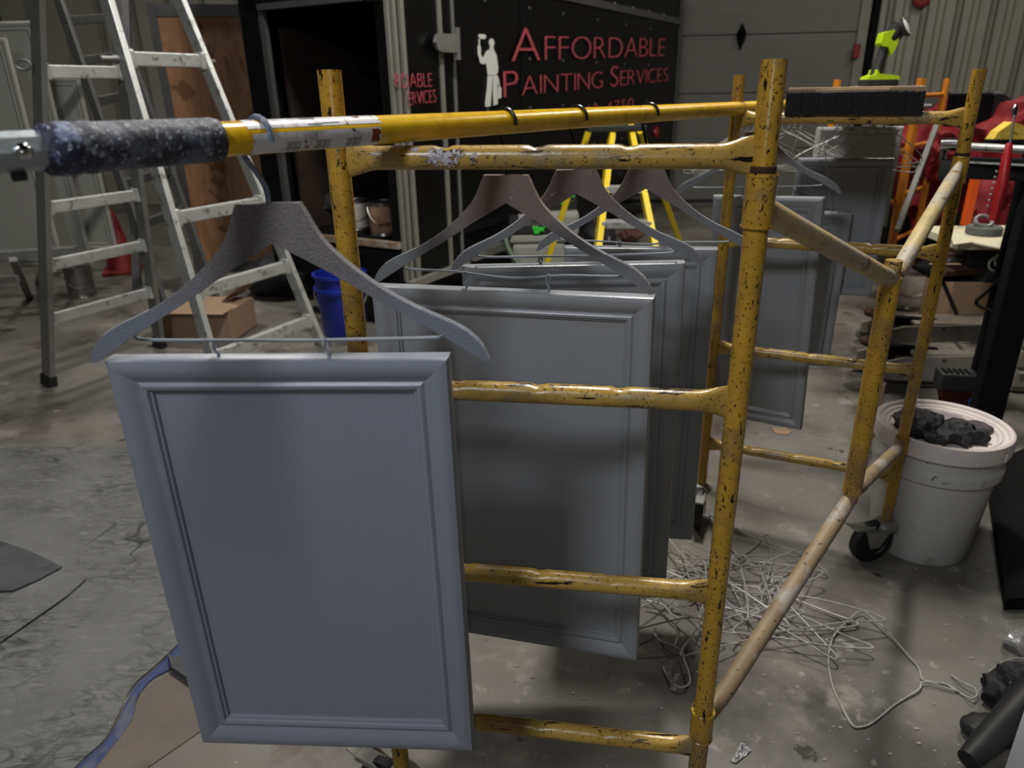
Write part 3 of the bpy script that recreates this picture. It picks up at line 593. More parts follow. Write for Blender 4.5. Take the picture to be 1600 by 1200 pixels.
# ---------------------------------------------------------------- wooden hangers and cabinet doors
half = [(48, 0), (55, 20), (72, 50), (105, 82), (150, 115), (200, 142), (250, 163), (278, 180), (292, 196), (300, 213)]
under = [(294, 216), (236, 182), (145, 133), (75, 92), (0, 52)]
K = .446 / 602
hanger_ct = 0
def hanger(s, yaw, zn, xoff, label, roll=0, front=None, side=None, hookm=None, flip=1, barsag=.0, only=None):
    c = PP(s); u = Vector((math.cos(yaw), math.sin(yaw), 0)); n = Vector((u.y, -u.x, 0))
    u2 = (u * math.cos(roll) + uz * math.sin(roll)); k2 = (u * -math.sin(roll) + uz * math.cos(roll))
    o0 = Vector((c.x, c.y, zn)) + u * xoff
    Mx = Matrix.Translation(o0) @ Matrix((u2, -n, k2)).transposed().to_4x4()
    t = thing('clothes_hanger', label, 'hanger', o0, 'wooden hangers on the yellow pole')
    pts = [Vector((x * K, 0, -z * K * 1.05)) for x, z in half]; pts = curve_pts(pts, 3)
    up_ = [(p.x, p.z) for p in pts]; un = [(x * K, -z * K * 1.05) for x, z in under]
    R_ = up_ + un; L_ = [(-x, z) for x, z in R_[:-1]][::-1]
    # body built as quads between upper and lower line so that shading stays clean
    bm = B(); th = .0105
    n_ = 40
    def interp(poly, x):
        for (x0, z0), (x1, z1) in zip(poly, poly[1:]):
            if (x0 - x) * (x1 - x) <= 0 and abs(x1 - x0) > 1e-9: return z0 + (z1 - z0) * (x - x0) / (x1 - x0)
        return poly[-1][1]
    upl = [(0, 0)] + up_; unl = un[::-1]
    xs = [k / n_ for k in range(n_ + 1)]; X = 300 * K
    cols = []
    for sgn in (-1, 1):
        for k in range(n_ + 1):
            x = X * xs[k]
            if sgn == -1 and k == 0: continue
            zu = interp(upl, min(x, 300 * K)); zl = interp(unl, min(x, 294 * K)) if x < 294 * K else zu - .001
            cols.append((sgn * x, zu, zl))
    cols.sort(); rows = []
    for x, zu, zl in cols:
        bow = -.014 * (abs(x) / X) ** 2
        rows.append([bm.verts.new(Mx @ Vector((x, bow - th / 2, zu - .0006))), bm.verts.new(Mx @ Vector((x, bow - th / 2 + .0015, zu))), bm.verts.new(Mx @ Vector((x, bow + th / 2, zu))), bm.verts.new(Mx @ Vector((x, bow + th / 2, zl))), bm.verts.new(Mx @ Vector((x, bow - th / 2, zl)))])
    for p, q in zip(rows, rows[1:]):
        for k in range(5): bm.faces.new((p[k], p[(k + 1) % 5], q[(k + 1) % 5], q[k]))
    bm.faces.new(rows[0]); bm.faces.new(rows[-1][::-1])
    body = obj('hanger_body', bm, front or M['hang2'], t)
    # grip teeth on the shoulders
    for sgn in (-1, 1):
        bm = B()
        for k in range(22):
            x = (205 + k * 3.1) * K; z = interp(upl, x); box(bm, Mx @ Vector((sgn * x, -.014 * (x / X) ** 2, z - .0004)), (.0012, .009, .0022), Matrix((u2, -n, k2)).transposed())
        obj('grip_teeth', bm, M['hangg'], t)
    # trouser bar
    bp = [Vector((-236 * K, 0, -178 * K * 1.05)), Vector((-226 * K, 0, -188 * K * 1.05)), Vector((-120 * K, 0, -190 * K * 1.05)), Vector((0, 0, -(191 + barsag) * K * 1.05)), Vector((120 * K, 0, -190 * K * 1.05)), Vector((226 * K, 0, -188 * K * 1.05)), Vector((236 * K, 0, -178 * K * 1.05))]
    bm = B(); sweep(bm, [Mx @ p for p in curve_pts(bp, 4)], .0020, 8); obj('trouser_bar', bm, M['hangg'], t, True)
    # hook: wraps over the pole
    zc = c.z - zn; rr = RPO + .0026; hk = []
    u3 = Vector((u.x, u.y, 0)); ax = pd
    # plane of the hook is the hanger plane; coordinates relative to pole centre
    Cp = c
    hk.append(o0 + uz * -.004); hk.append(o0 + uz * .012)
    if side: 
        for a, b in side: hk.append(Vector((c.x, c.y, zn)) + u * a + uz * b)
    e = Vector((pd.y, -pd.x, 0)).normalized()       # points right/near side of the pole
    for a in range(205, -20, -18):
        hk.append(Cp + (-e * -math.cos(math.radians(a)) + uz * math.sin(math.radians(a))) * rr)
    bm = B(); sweep(bm, curve_pts(hk, 4), (.0030 if hookm is M['bluewire'] else .0026), 8); obj('hook', bm, hookm or M['wired'], t, True)
    return Mx, n
def cab_door(c, yaw, zt, w, h, roll, label, m, hooks=None, top=None, group='cabinet doors hung to dry', fw=.047, tilt=0):
    u = Vector((math.cos(yaw), math.sin(yaw), 0)); n = Vector((u.y, -u.x, 0))          # n faces the camera
    u2 = u * math.cos(roll) + uz * math.sin(roll); k2 = u * -math.sin(roll) + uz * math.cos(roll)
    k2 = (k2 * math.cos(tilt) + n * math.sin(tilt)); n2 = u2.cross(k2)
    if n2.dot(n) < 0: n2 = -n2
    Mx = Matrix.Translation(Vector((c[0], c[1], zt))) @ Matrix((u2, n2, k2)).transposed().to_4x4()
    t = thing('cabinet_door', label, 'cabinet door', Mx @ Vector((0, 0, -h)), group)
    T = .020; f = fw / .036
    prof = [(0, -T), (0, -.001), (.0015, .0012), (.005, .0022), (.009, .0024), (.014, .0012), (.019, -.0020), (.0225, -.0034), (.0235, -.0026), (.0262, -.0016), (.0292, -.0024), (.0306, -.0046), (.0322, -.0048), (.0335, -.0072), (.036, -.0074)]
    prof = [(a * f, b * (1.6 if b > -T else 1)) for a, b in prof] + [(.036 * f, -T)]
    cor = [(-1, 0), (1, 0), (1, -1), (-1, -1)]
    def P(i, a, b):
        sx, sz = cor[i]; x = sx * (w / 2 - a); z = -a if sz == 0 else -h + a
        return Mx @ Vector((x, b, z))
    for i in range(4):
        j = (i + 1) % 4; bm = B()
        A = [bm.verts.new(P(i, a, b)) for a, b in prof]; Bv = [bm.verts.new(P(j, a, b)) for a, b in prof]
        for k in range(len(prof)): k2_ = (k + 1) % len(prof); bm.faces.new((A[k], A[k2_], Bv[k2_], Bv[k]))
        bm.faces.new(A); bm.faces.new(Bv[::-1]); obj(('top_rail', 'stile', 'bottom_rail', 'stile')[i], bm, m, t, True)
    bm = B(); pa = .0345 * f
    q = [Mx @ Vector((sx * (w / 2 - pa), b, z)) for b in (-.0120, -T + .003) for sx, z in ((-1, -pa), (1, -pa), (1, -h + pa), (-1, -h + pa))]
    vs = [bm.verts.new(p) for p in q]
    for fc in ((0, 1, 2, 3), (7, 6, 5, 4), (0, 4, 5, 1), (1, 5, 6, 2), (2, 6, 7, 3), (3, 7, 4, 0)): bm.faces.new([vs[k] for k in fc])
    obj('panel', bm, m, t)
    if hooks:
        for x, hh in hooks:
            b0 = Mx @ Vector((x, -T / 2, -.004)); bm = B()
            pts = [b0, b0 + uz * (hh * .35) + u2 * .002, b0 + uz * hh * .6 - u2 * .0015, b0 + uz * (hh * .9) - n * -.0 + u2 * -.0015 + n2 * .001, b0 + uz * (hh + .0035) + n2 * .001 , b0 + uz * (hh + .002) + u2 * .003 , b0 + uz * (hh - .004) + u2 * .0035 - n2 * .001]
            sweep(bm, curve_pts(pts, 4), .0019, 8); obj('hanging_hook', bm, M['hangg'], t, True)
    return t
def zpx(x, y, P):   # height of the pixel ray above the plan point P
    d = ray(x, y); k = math.hypot(P[0], P[1]) / math.hypot(d[0], d[1]); return H + d[2] * k
fits = {1: (.027, -.069, -.269, .388, .579, .011, -.016), 2: (.289, -.269, -.288, .456, .684, .010, -.002), 3: (.417, -.057, -.286, .394, .697, .014, -.004), 4: (.592, -.159, -.306, .314, .705, .001, -.005), 5: (1.035, -.616, -.284, .304, .681, .040, .042)}
neck = {1: (397, 318), 2: (778, 273), 3: (897, 264), 4: (1005, 262), 5: (1188, 205)}
dl = {1: 'blue-grey cabinet door hanging nearest the camera', 2: 'grey cabinet door directly behind the nearest one', 3: 'grey cabinet door third in line, glossy top edge', 4: 'grey cabinet door fourth in line, narrow and partly hidden', 5: 'grey cabinet door seen beyond the right yellow post'}
hl = {1: 'grey-brown wooden hanger nearest the camera with a spattered blue hook', 2: 'brown wooden hanger over the second door, white flecks on its neck', 3: 'wooden hanger third from the camera', 4: 'wooden hanger fourth along, its right arm ending behind the post', 5: 'brown wooden hanger beyond the right post, under the brush head'}
for i in range(1, 6):
    s, yaw, zt, w_, h_, ro, off = fits[i]
    c = PP(s); u = Vector((math.cos(yaw), math.sin(yaw), 0)); zn = zpx(*neck[i], (c.x, c.y)); zt_ = zt * S_ + H
    hy = yaw if i != 5 else -.35
    gap = (zn - 190 * K * 1.05) - zt_
    cc = c + u * off * S_
    hanger(s, hy, zn, 0, hl[i], ro, M['hang'] if i == 1 else M['hang2'], [(-.004, .023), (-.017, .044), (-.023, .058)] if i == 1 else [(0, .03)], M['bluewire'] if i == 1 else None, barsag={1: 0, 2: 8, 3: 0, 4: 6, 5: 0}[i])
    hx = {1: (-.068, .058), 2: (-.068, .065), 3: (-.058, .072), 4: (-.043, .072), 5: (-.07, .07)}[i]
    n = Vector((u.y, -u.x, 0))
    cc = cc + n * .0095          # the hooks hang in the plane of the bar, mid-thickness of the door
    cab_door((cc.x, cc.y), yaw, zt_, w_ * S_, h_ * S_, ro, dl[i], M['door'] if i == 1 else M['door2'], [(x, gap) for x in hx])

# ---------------------------------------------------------------- wire hangers
def wire_shape(hook_turn=0):
    """local 2D path, z up, hook tip to tail"""
    p = [(-.018, .058), (-.017, .070), (-.006, .082), (.009, .080), (.016, .068), (.012, .052), (.002, .038), (0, .028), (.002, .012), (.010, .004), (.06, -.022), (.15, -.072), (.188, -.094), (.196, -.104), (.186, -.110),
         (.10, -.113), (0, -.114), (-.10, -.113), (-.186, -.110), (-.196, -.104), (-.188, -.094), (-.15, -.072), (-.06, -.022), (-.010, .004), (-.002, .012), (.001, .022), (-.001, .030)]
    return p
def wire_hanger(Mx, label, group=None, m=None, bend=0, seed=0, thick=.0021):
    rnd = random.Random(seed); ph = rnd.uniform(0, 6)
    pts = []
    for x, z in wire_shape():
        pts.append(Mx @ Vector((x * (1 + bend * math.sin(z * 30 + ph)), bend * .12 * math.sin(x * 22 + ph), z * (1 + bend * math.cos(x * 15 + ph)))))
    bm = B(); sweep(bm, curve_pts(pts, 3), thick, 6)
    # twisted neck
    tw = [Mx @ Vector((.0022 * math.cos(k * .9), .0022 * math.sin(k * .9), .008 + k * .0012)) for k in range(22)]
    sweep(bm, tw, thick * .9, 5)
    o = obj('wire_hanger', bm, m or M['wire'], smooth=True); return tag(o, label, 'hanger', group)
# pile on the floor
rnd = random.Random(11)
pile = [(1130, 895, 1.2), (1165, 880, 2.3), (1180, 925, 3.3), (1090, 940, 2.0), (1120, 965, .4), (1200, 945, 5.6), (1210, 965, 6.1), (1075, 925, 5.2), (1190, 900, .9), (1170, 945, 2.9), (1110, 925, 5.9), (1230, 955, .1), (1085, 985, 3.9), (1150, 910, 5.0)]
for k, (x, y, a) in enumerate(pile):
    c = G(x, y, 0); lay = Matrix.Rotation(a, 4, 'Z') @ Matrix.Rotation(-math.pi / 2 + rnd.uniform(-.06, .06), 4, 'X') @ Matrix.Rotation(rnd.uniform(-.03, .03), 4, 'Y')
    wire_hanger(Matrix.Translation(c + uz * (.014 + .0030 * k)) @ lay, 'white wire hanger tangled in the pile on the floor', 'wire hangers heaped on the floor', None, rnd.uniform(.02, .09), k)
# the ones drawn clear of the heap
def floor_wire(px, label, z=.003, m=None, grp=None, n=5):
    pts = [G(x, y, z + (q[0] if q else 0)) for x, y, *q in px]
    bm = B(); sweep(bm, curve_pts(pts, n), .0022, 8); return tag(obj('wire_hanger', bm, m or M['wire'], smooth=True), label, 'hanger', grp)
floor_wire([(1486, 1055), (1505, 1067, .01), (1522, 1075, .012), (1527, 1085, .01), (1518, 1091, .008), (1500, 1083), (1480, 1070), (1460, 1066), (1441, 1061), (1436, 1045), (1420, 1025, .006), (1385, 985, .012), (1356, 960, .012), (1342, 956, .010), (1325, 970, .008), (1305, 990, .006), (1296, 1015, .004), (1295, 1040), (1302, 1075), (1318, 1110), (1332, 1133), (1345, 1136), (1365, 1128), (1400, 1100), (1435, 1078, .004), (1440, 1067, .006), (1453, 1066, .006), (1475, 1074, .004), (1500, 1081, .002)], 'bent white wire hanger lying alone on open floor right of the pile')
floor_wire([(1036, 1042), (1042, 1056), (1052, 1069, .006), (1066, 1074, .008), (1078, 1066, .01), (1076, 1050, .012), (1069, 1030, .012), (1066, 1018, .012), (1055, 1011, .012), (1035, 1004, .01), (1026, 990, .008), (1023, 976, .006)], 'white wire hanger with its open hook pointing to the camera at the pile front')
floor_wire([(1020, 985, .02), (1030, 1000, .02), (1052, 1008, .02), (1058, 995, .02), (1056, 975, .02), (1062, 968, .02), (1050, 960, .02), (1035, 945, .02), (1010, 938, .02)], 'white wire hanger with kinked neck at the left of the pile', .01)
floor_wire([(1205, 985, .008), (1270, 985, .008), (1335, 978, .008), (1334, 971, .01), (1290, 955, .006), (1240, 935, .006), (1210, 920, .008)], 'long white wire hanger reaching out of the pile towards the lone one')
floor_wire([(1545, 1050), (1556, 1042), (1580, 1030, .004), (1600, 1029, .006), (1620, 1032)], 'white wire hanger under the black cloth in the near right corner')
# hanging wire hangers and background doors on a rod below a plank
rodA = D(1150, 172, 2.35); rodB = D(1452, 176, 2.35); rodB.z = rodA.z
bm = B(); sweep(bm, [rodA, rodB], .007, 12); tag(obj('hanging_rod', bm, M['alud'], smooth=True), 'thin steel rod behind the brush head that wire hangers hang from', 'rod')
pA = D(1330, 150, 1.68); pB = D(1372, 135, 4.45); pz = rodA.z + .007 + .011
bm = B(); bar(bm, Vector((pA.x, pA.y, ZS[0] + .0405)), Vector((pB.x, pB.y, ZS[0] + .0405)), .16, .048, uz, .002); tag(obj('plank', bm, M['wood']), 'plank laid from the yellow scaffold back to the orange frame', 'plank')
plz = ZS[0] + .0645
rdir = (rodB - rodA).normalized(); rlen = (rodB - rodA).length
rnd = random.Random(4)
for k, (t, a) in enumerate(((.04, .1), (.07, -.15), (.10, .05), (.28, -.45), (.31, -.4), (.34, -.3), (.25, -.5), (.60, .3), (.66, -.2), (.72, .1), (.78, .35))):
    c = rodA + rdir * rlen * t; a2 = math.atan2(rdir.y, rdir.x) + a
    Mx = Matrix.Translation(c - uz * (.0815 - .0095)) @ Matrix.Rotation(a2, 4, 'Z') @ Matrix.Rotation(rnd.uniform(-.1, .1), 4, 'Y')
    wire_hanger(Mx, 'white wire hanger hanging empty on the rod behind the brush head', 'empty wire hangers on the rod', None, rnd.uniform(.02, .1), 40 + k, .0018)
def bdoor(x, y, dep, w_, h_, yaw, lab, m=M['door2']):
    p = D(x, y, dep); return cab_door((p.x, p.y), yaw, p.z, w_, h_, 0, lab, m, group='doors hung behind the scaffold', fw=.04)
def hang_wires(t, top, xs, yaw, zsup):
    for x in xs:
        a = Vector(top) + Vector((math.cos(yaw) * x, math.sin(yaw) * x, 0)); b = Vector(top) + Vector((math.cos(yaw) * x * .15, math.sin(yaw) * x * .15, 0)); b.z = zsup
        bm = B(); sweep(bm, [a, a.lerp(b, .5), b], .0014, 6); obj('hanging_wire', bm, M['wire'], t, True)
for (x, y, dep, w_, h_, yaw, lab, m, zs_) in (
    (1345, 198, 2.62, .30, .36, -.12, 'pale grey cabinet door hanging highest behind the brush head', M['white'], ZS[0] + .017),
    (1322, 247, 2.15, .27, .42, -.20, 'grey cabinet door with bright top moulding hanging beside the orange frame', M['door2'], ZS[0] + .017),
    (1250, 330, 2.22, .30, .50, -.30, 'grey cabinet door behind the one beyond the post, lowest bottom edge', M['door2'], None)):
    t = bdoor(x, y, dep, w_, h_, yaw, lab, m); p = D(x, y, dep) - Vector((0, .005, 0)); hang_wires(t, p, (-w_ * .3, w_ * .3), yaw, zs_ or PP(1.2).z)

# flashlight on the plank
fp = D(1372, 132, 2.75); fc = Vector((fp.x, fp.y, plz + .001)); fl_ = thing('flashlight', 'lime green and black cordless flashlight standing on its battery', 'flashlight', fc)
kx = 2.75 / FPX; fu = Vector((1, 0, 0)); Rl = Matrix(((1, 0, 0), (0, 1, 0), (0, 0, 1)))
def FL(x, y): return fc + Vector(((x - 1372) * kx, 0, (131 - y) * kx))
bm = B(); box(bm, FL(1371, 126), (50 * kx, .075, 10 * kx), None, .006); obj('battery', bm, M['darkp'], fl_)
bm = B(); prism(bm, [(x * kx, z * kx) for x, z in ((-24, 9), (-22, 14), (-12, 17), (-11, 24), (-7, 18), (14, 16), (25, 14), (25, 8), (-24, 8))], Matrix.Translation(fc), .07); obj('foot_shell', bm, M['green'], fl_)
bm = B(); sweep(bm, [FL(1366, 116), FL(1369, 95), FL(1374, 72)], [.022, .019, .020], 16); obj('handle', bm, M['darkp'], fl_, True)
bm = B(); prism(bm, [((x - 1372) * kx, (131 - y) * kx) for x, y in ((1362, 70), (1364, 56), (1380, 52), (1388, 60), (1387, 74), (1380, 88), (1374, 76), (1364, 74))], Matrix.Translation(fc), .05); obj('head_shell', bm, M['green'], fl_)
bm = B(); sweep(bm, [FL(1378, 66), FL(1386, 56), FL(1392, 46) - Vector((0, .01, 0))], [.026, .030, .034], 20); obj('lamp_head', bm, M['blackr'], fl_, True)
dr = Vector((.62, -.55, .45)).normalized(); bm = B(); lathe(bm, FL(1395, 48) - Vector((0, .03, 0)), [(.034, -.012), (.036, 0), (.033, .002), (.030, -.002), (0, -.002)], 24, dr); obj('bezel', bm, M['blackr'], fl_, True)
bm = B(); lathe(bm, FL(1395, 48) - Vector((0, .03, 0)) + dr * .0005, [(.030, 0), (.02, .003), (0, .004)], 24, dr); obj('lens', bm, M['lens'], fl_, True)

# ---------------------------------------------------------------- aluminium ladders
def ladder(t, F1, A1, F2, A2, ts, m, rm, rw_=.062, rd_=.026, feet=True, n_up=None):
    F1, A1, F2, A2 = map(Vector, (F1, A1, F2, A2)); across = (F2 - F1).normalized()
    for F, A in ((F1, A1), (F2, A2)):
        d = (A - F).normalized(); bm = B(); bar(bm, F + d * .03, A, rd_, rw_, d.cross(across), .003); obj('rail', bm, m, t)
        if feet:
            bm = B(); bar(bm, F, F + d * .06, rd_ + .012, rw_ + .012, d.cross(across), .004); obj('foot', bm, M['blackr'], t)
    for k in ts:
        p = F1.lerp(A1, k); q = F2.lerp(A2, k); bm = B(); d = (A1 - F1).normalized()
        bar(bm, p, q, .030, .050, uz, .005); obj('rung', bm, rm, t)
        for e, o_ in ((p, 1), (q, -1)):
            bm = B(); bar(bm, e + across * o_ * .008, e + across * o_ * .034, .042, .066, uz, .008); obj('rung_collar', bm, rm, t)
la = thing('folding_ladder', 'aluminium folding ladder opened as an A beside the nearest door', 'ladder', (-1.5, 3.15, 0))
F3, F5, F1, F2, A3, A5 = [Vector(p) for p in ((-2.198, 3.177, 0), (-1.911, 3.718, 0), (-1.113, 2.6, 0), (-.825, 3.142, 0), (-1.617, 3.105, 2.313), (-1.525, 3.277, 2.313))]
def tz(y, F, A):
    best = min(range(0, 1001), key=lambda k: abs((600 - FPX * ((np.array(F.lerp(A, k / 1000)) - CAM) @ UP) / ((np.array(F.lerp(A, k / 1000)) - CAM) @ FW)) - y)); return best / 1000
ladder(la, F3, A3, F5, A5, [tz(y, F3, A3) for y in (500, 415, 325, 112)], M['alud'], M['alu'])
ladder(la, F1, A3 + Vector((.03, 0, 0)), F2, A5 + Vector((.03, 0, 0)), [tz(y, F1, A3) for y in (560, 458, 342, 225, 92)], M['alu'], M['alu'], .05)
for P_, Q_ in ((F1, A3), (F2, A5)):
    k = tz(92, F1, A3); c = P_.lerp(Q_, k); bm = B(); dd = (F2 - F1).normalized() * (-1 if P_ is F1 else 1)
    lathe(bm, c, [(.012, 0), (.014, .02), (.009, .03), (.009, .07), (.006, .075), (0, .075)], 12, dd); obj('lock_knob', bm, M['alud'], la, True)
bm = B(); c = F3.lerp(A3, tz(102, F3, A3)) - Vector((.045, .03, 0)); sweep(bm, [c + Vector((.03 * math.cos(a), 0, .018 * math.sin(a))) for a in [math.pi * 2 * k / 16 for k in range(16)]], .005, 8, closed=True); obj('locking_ring', bm, M['alud'], la, True)
bm = B(); bar(bm, A3 - Vector((.05, .02, 0)), A5 + Vector((.05, .02, 0)), .12, .05); obj('hinge_head', bm, M['alud'], la)
# darker second ladder behind
lb = thing('folding_ladder', 'dark aluminium ladder standing behind the brighter open one', 'ladder', G(250, 480))
g1 = G(270, 520); g2 = G(345, 490); t1 = D(85, -20, 4.3); t2 = D(165, -20, 4.9)
ladder(lb, g1, t1, g2, t2, [.30, .42, .54, .66, .78, .90], M['greyfr'], M['greyfr'], .06)
g3 = G(215, 470); t3 = D(195, -30, 4.9); bm = B(); bar(bm, g3, t3, .05, .03); obj('rear_leg', bm, M['greyfr'], lb)
# yellow stepladder
yl = thing('step_ladder', 'yellow fibreglass stepladder standing by the trailer side', 'stepladder', G(970, 400))
yd = 3.7
ytop = D(968, 192, yd); 
def YP(x, y, d): return D(x, y, d)
fr = [(YP(957, 200, yd), YP(930, 420, 3.3)), (YP(985, 200, yd), YP(1030, 420, 3.3))]
back = [(YP(921, 200, yd + .12), YP(880, 330, yd + .35)), (YP(1000, 205, yd + .12), YP(1045, 330, yd + .55))]
for a, b in fr:
    d = (b - a).normalized(); q = a + d * (a.z / -d.z); bm = B(); bar(bm, a, q, .028, .06, Vector((0, 1, 0)), .003); obj('rail', bm, M['yelad'], yl)
    bm = B(); bar(bm, q - d * .05, q, .04, .07, Vector((0, 1, 0)), .003); obj('foot', bm, M['blackr'], yl)
for a, b in back:
    d = (b - a).normalized(); q = a + d * (a.z / -d.z); bm = B(); bar(bm, a, q, .03, .04, Vector((0, 1, 0)), .003); obj('rear_rail', bm, M['yelad'], yl)
for k in (.20, .42, .64, .86):
    a = fr[0][0].lerp(fr[0][1], k * 1.1); b = fr[1][0].lerp(fr[1][1], k * 1.1); bm = B(); bar(bm, a, b, .09, .03, uz, .003); obj('step', bm, M['alu'], yl)
bm = B(); box(bm, (YP(962, 200, yd)), (.30, .14, .03), None, .006); obj('top_cap', bm, M['darkp'], yl)

# ---------------------------------------------------------------- left background
def panelboard(x0, y0, x1, y1, dep, zbot, lab, name='door_panel', lean=0):
    p = D(x0, y0, dep); q = D(x1, y1, dep); w_ = (q - p).length; c = (p + q) / 2; yaw = math.atan2(q.y - p.y, q.x - p.x)
    return cab_door((c.x, c.y), yaw, c.z, w_, c.z - zbot, 0, lab, M['white'], group='white doors at the left wall', fw=.055, tilt=lean)
panelboard(-75, 32, 52, 36, 4.35, .20, 'white panelled door standing behind the ladder at the left edge')
panelboard(-160, 60, 8, 62, 4.15, .32, 'white panelled door cut by the left edge of the picture')
panelboard(60, 120, 122, 122, 4.6, .28, 'narrow white panelled door seen between the ladder legs')
for (x, y, lab) in ((25, 420, 'left'), (100, 430, 'right')): pass
sh = thing('trestle', 'grey metal trestle carrying the white doors', 'trestle', G(30, 480))
for (xa, ya, da, xb, yb) in ((20, 405, 4.3, 47, 466), (-30, 405, 4.3, -60, 470), (100, 415, 4.5, 132, 432), (72, 415, 4.55, 60, 440)):
    a = D(xa, ya, da); b = G(xb, yb); bm = B(); bar(bm, a, b, .04, .03); obj('leg', bm, M['alud'], sh)
bm = B(); a = D(-120, 408, 4.3); b = D(125, 412, 4.55); bar(bm, a, Vector((b.x, b.y, a.z)), .08, .05); obj('beam', bm, M['alud'], sh)
bm = B(); a = D(-60, 440, 4.2); b = D(28, 436, 4.2); bar(bm, a, b, .03, .04); obj('crossbar', bm, M['alud'], sh)
c = G(193, 425); bm = B(); lathe(bm, c, [(0, .03), (.11, .03), (.03, .46), (.022, .47), (0, .47)], 24); cn = thing('traffic_cone', 'red traffic cone behind the ladder', 'cone', c); obj('cone_body', bm, M['cone'], cn, True)
bm = B(); box(bm, c + uz * .016, (.27, .27, .03), Matrix.Rotation(.4, 3, 'Z'), .006); obj('cone_base', bm, M['cone'], cn)
tin(G(130, 462), .085, .20, 'bare metal paint can on the floor under the ladder', 'paint can', M['tin'])
bx = thing('cardboard_box', 'low cardboard box on the floor behind the bright ladder', 'box', G(325, 520)); c = G(325, 520); Rb = Matrix.Rotation(-.12, 3, 'Z')
bm = B(); box(bm, c + uz * .09, (.46, .30, .17), Rb, .004); obj('carton', bm, M['card'], bx)
bm = B(); bar(bm, c + Rb @ Vector((-.23, -.16, .178)), c + Rb @ Vector((.23, -.16, .178)), .12, .004); obj('flap', bm, M['card'], bx)
bm = B(); bar(bm, c + Rb @ Vector((.12, .12, .18)), c + Rb @ Vector((.24, .10, .27)), .2, .004); obj('flap', bm, M['card'], bx)
# blue bucket
c = G(540, 520); bb = thing('blue_bucket', 'blue plastic bucket on the floor behind the left yellow post', 'bucket', c)
bm = B(); lathe(bm, c, [(0, 0), (.115, 0), (.118, .01), (.135, .25), (.148, .255), (.148, .275), (.135, .28), (.135, .33), (.148, .335), (.148, .35), (.134, .35), (.12, .05), (0, .04)], 36); obj('bucket_body', bm, M['bluep'], bb, True)
bm = B(); sweep(bm, [c + Vector((-.15 * math.cos(a), -.15 * math.sin(a) * .55, .27 - .17 * math.sin(a))) for a in [math.pi * k / 16 for k in range(17)]], .003, 6); obj('wire_bail', bm, M['wire'], bb, True)
c = G(628, 500); bm = B(); lathe(bm, c, [(0, 0), (.11, 0), (.115, .01), (.13, .30), (.14, .31), (.14, .33), (.128, .33), (.12, .05), (0, .04)], 32); tag(obj('blue_tub', bm, M['bluep'], smooth=True), 'second blue tub behind the second door, right of the post', 'bucket')
# pile of dark things under trailer edge
bm = B(); blob(bm, G(445, 470) + Vector((0, .2, .12)), (.3, .2, .14), .3, 6, 4, 0, 8, True); tag(obj('dark_tarp', bm, M['rag'], smooth=True), 'crumpled black tarp on the floor under the trailer', 'tarp')

# shop vacuum
vdp = 4.55; c = G(850, 455); vac = thing('shop_vacuum', 'pale grey shop vacuum with black lid and neon green latches', 'vacuum', c)
def vbox(nm, x0, x1, y0, y1, dp, depth, m, bev=.01, par=None):
    a = D(x0, y1, dp); b = D(x1, y0, dp); bm = B(); cc = (a + b) / 2 + Vector((0, depth / 2, 0))
    box(bm, cc, (abs(b.x - a.x), depth, abs(b.z - a.z)), None, bev); return obj(nm, bm, m, par or vac)
ztop = D(840, 380, vdp).z; a_ = D(800, 380, vdp); b2_ = D(884, 380, vdp)
bm = B(); box(bm, Vector(((a_.x + b2_.x) / 2, a_.y + .17, ztop / 2 + .02)), (b2_.x - a_.x, .34, ztop - .04), None, .03); obj('tank', bm, M['greyp'], vac)
vbox('tank_rim', 797, 886, 368, 380, vdp - .01, .36, M['greyp'], .006)
vbox('lid', 795, 868, 346, 368, vdp, .34, M['darkp'], .025)
vbox('label_plate', 810, 832, 336, 346, vdp + .02, .06, M['white'], .004)
vbox('control_panel', 834, 866, 338, 350, vdp + .02, .10, M['darkp'], .01)
vbox('motor_housing', 850, 905, 330, 372, vdp + .18, .30, M['greyp'], .03)
vbox('motor_cap', 850, 902, 306, 331, vdp + .2, .26, M['darkp'], .03)
for x, y, dd in ((836, 357, -.02), (845, 359, -.02), (853, 353, -.02), (838, 363, -.02), (856, 312, .17), (884, 309, .17), (880, 317, .17), (893, 306, .17), (850, 318, .17)):
    vbox('latch', x - 4, x + 5, y - 3, y + 3, vdp + dd, .03, M['greenn'], .004)
for k in range(13):
    vbox('rim_slot', 800 + k * 6, 803 + k * 6, 369, 377, vdp - .014, .01, M['white'], .0005)
for sx_ in (806, 878):
    q = D(sx_, 400, vdp); bm = B(); lathe(bm, Vector((q.x - .015, q.y + .05, .034)), [(0, 0), (.03, 0), (.034, .005), (.034, .025), (.03, .03), (0, .03)], 16, Vector((1, 0, 0))); obj('wheel', bm, M['blackr'], vac, True)
bm = B(); sweep(bm, curve_pts([D(800, 358, vdp - .03), D(790, 372, vdp - .06), D(797, 395, vdp - .08), D(815, 418, vdp - .1), D(840, 436, vdp - .1)], 8), .019, 12); obj('hose', bm, M['hose'], vac, True)
c2 = G(935, 452); bm = B(); blob(bm, c2 + uz * .25, (.10, .09, .26), .3, 9, 4, 0, 12, True); tag(obj('cloth_bundle', bm, mat('spotted_black_cloth', (30, 28, 32), .8, 0, .3, 12, specks=[((190, 180, 196), 14, .6, .05)]), smooth=True), 'black cloth bundle with white blotches beside the vacuum', 'cloth')
bm = B(); blob(bm, G(985, 378, 0) + uz * .06, (.10, .06, .04), .5, 22, 4, 0, 14, True); tag(obj('red_rag', bm, M['dullred'], smooth=True), 'small reddish rag on the floor by the stepladder', 'rag')

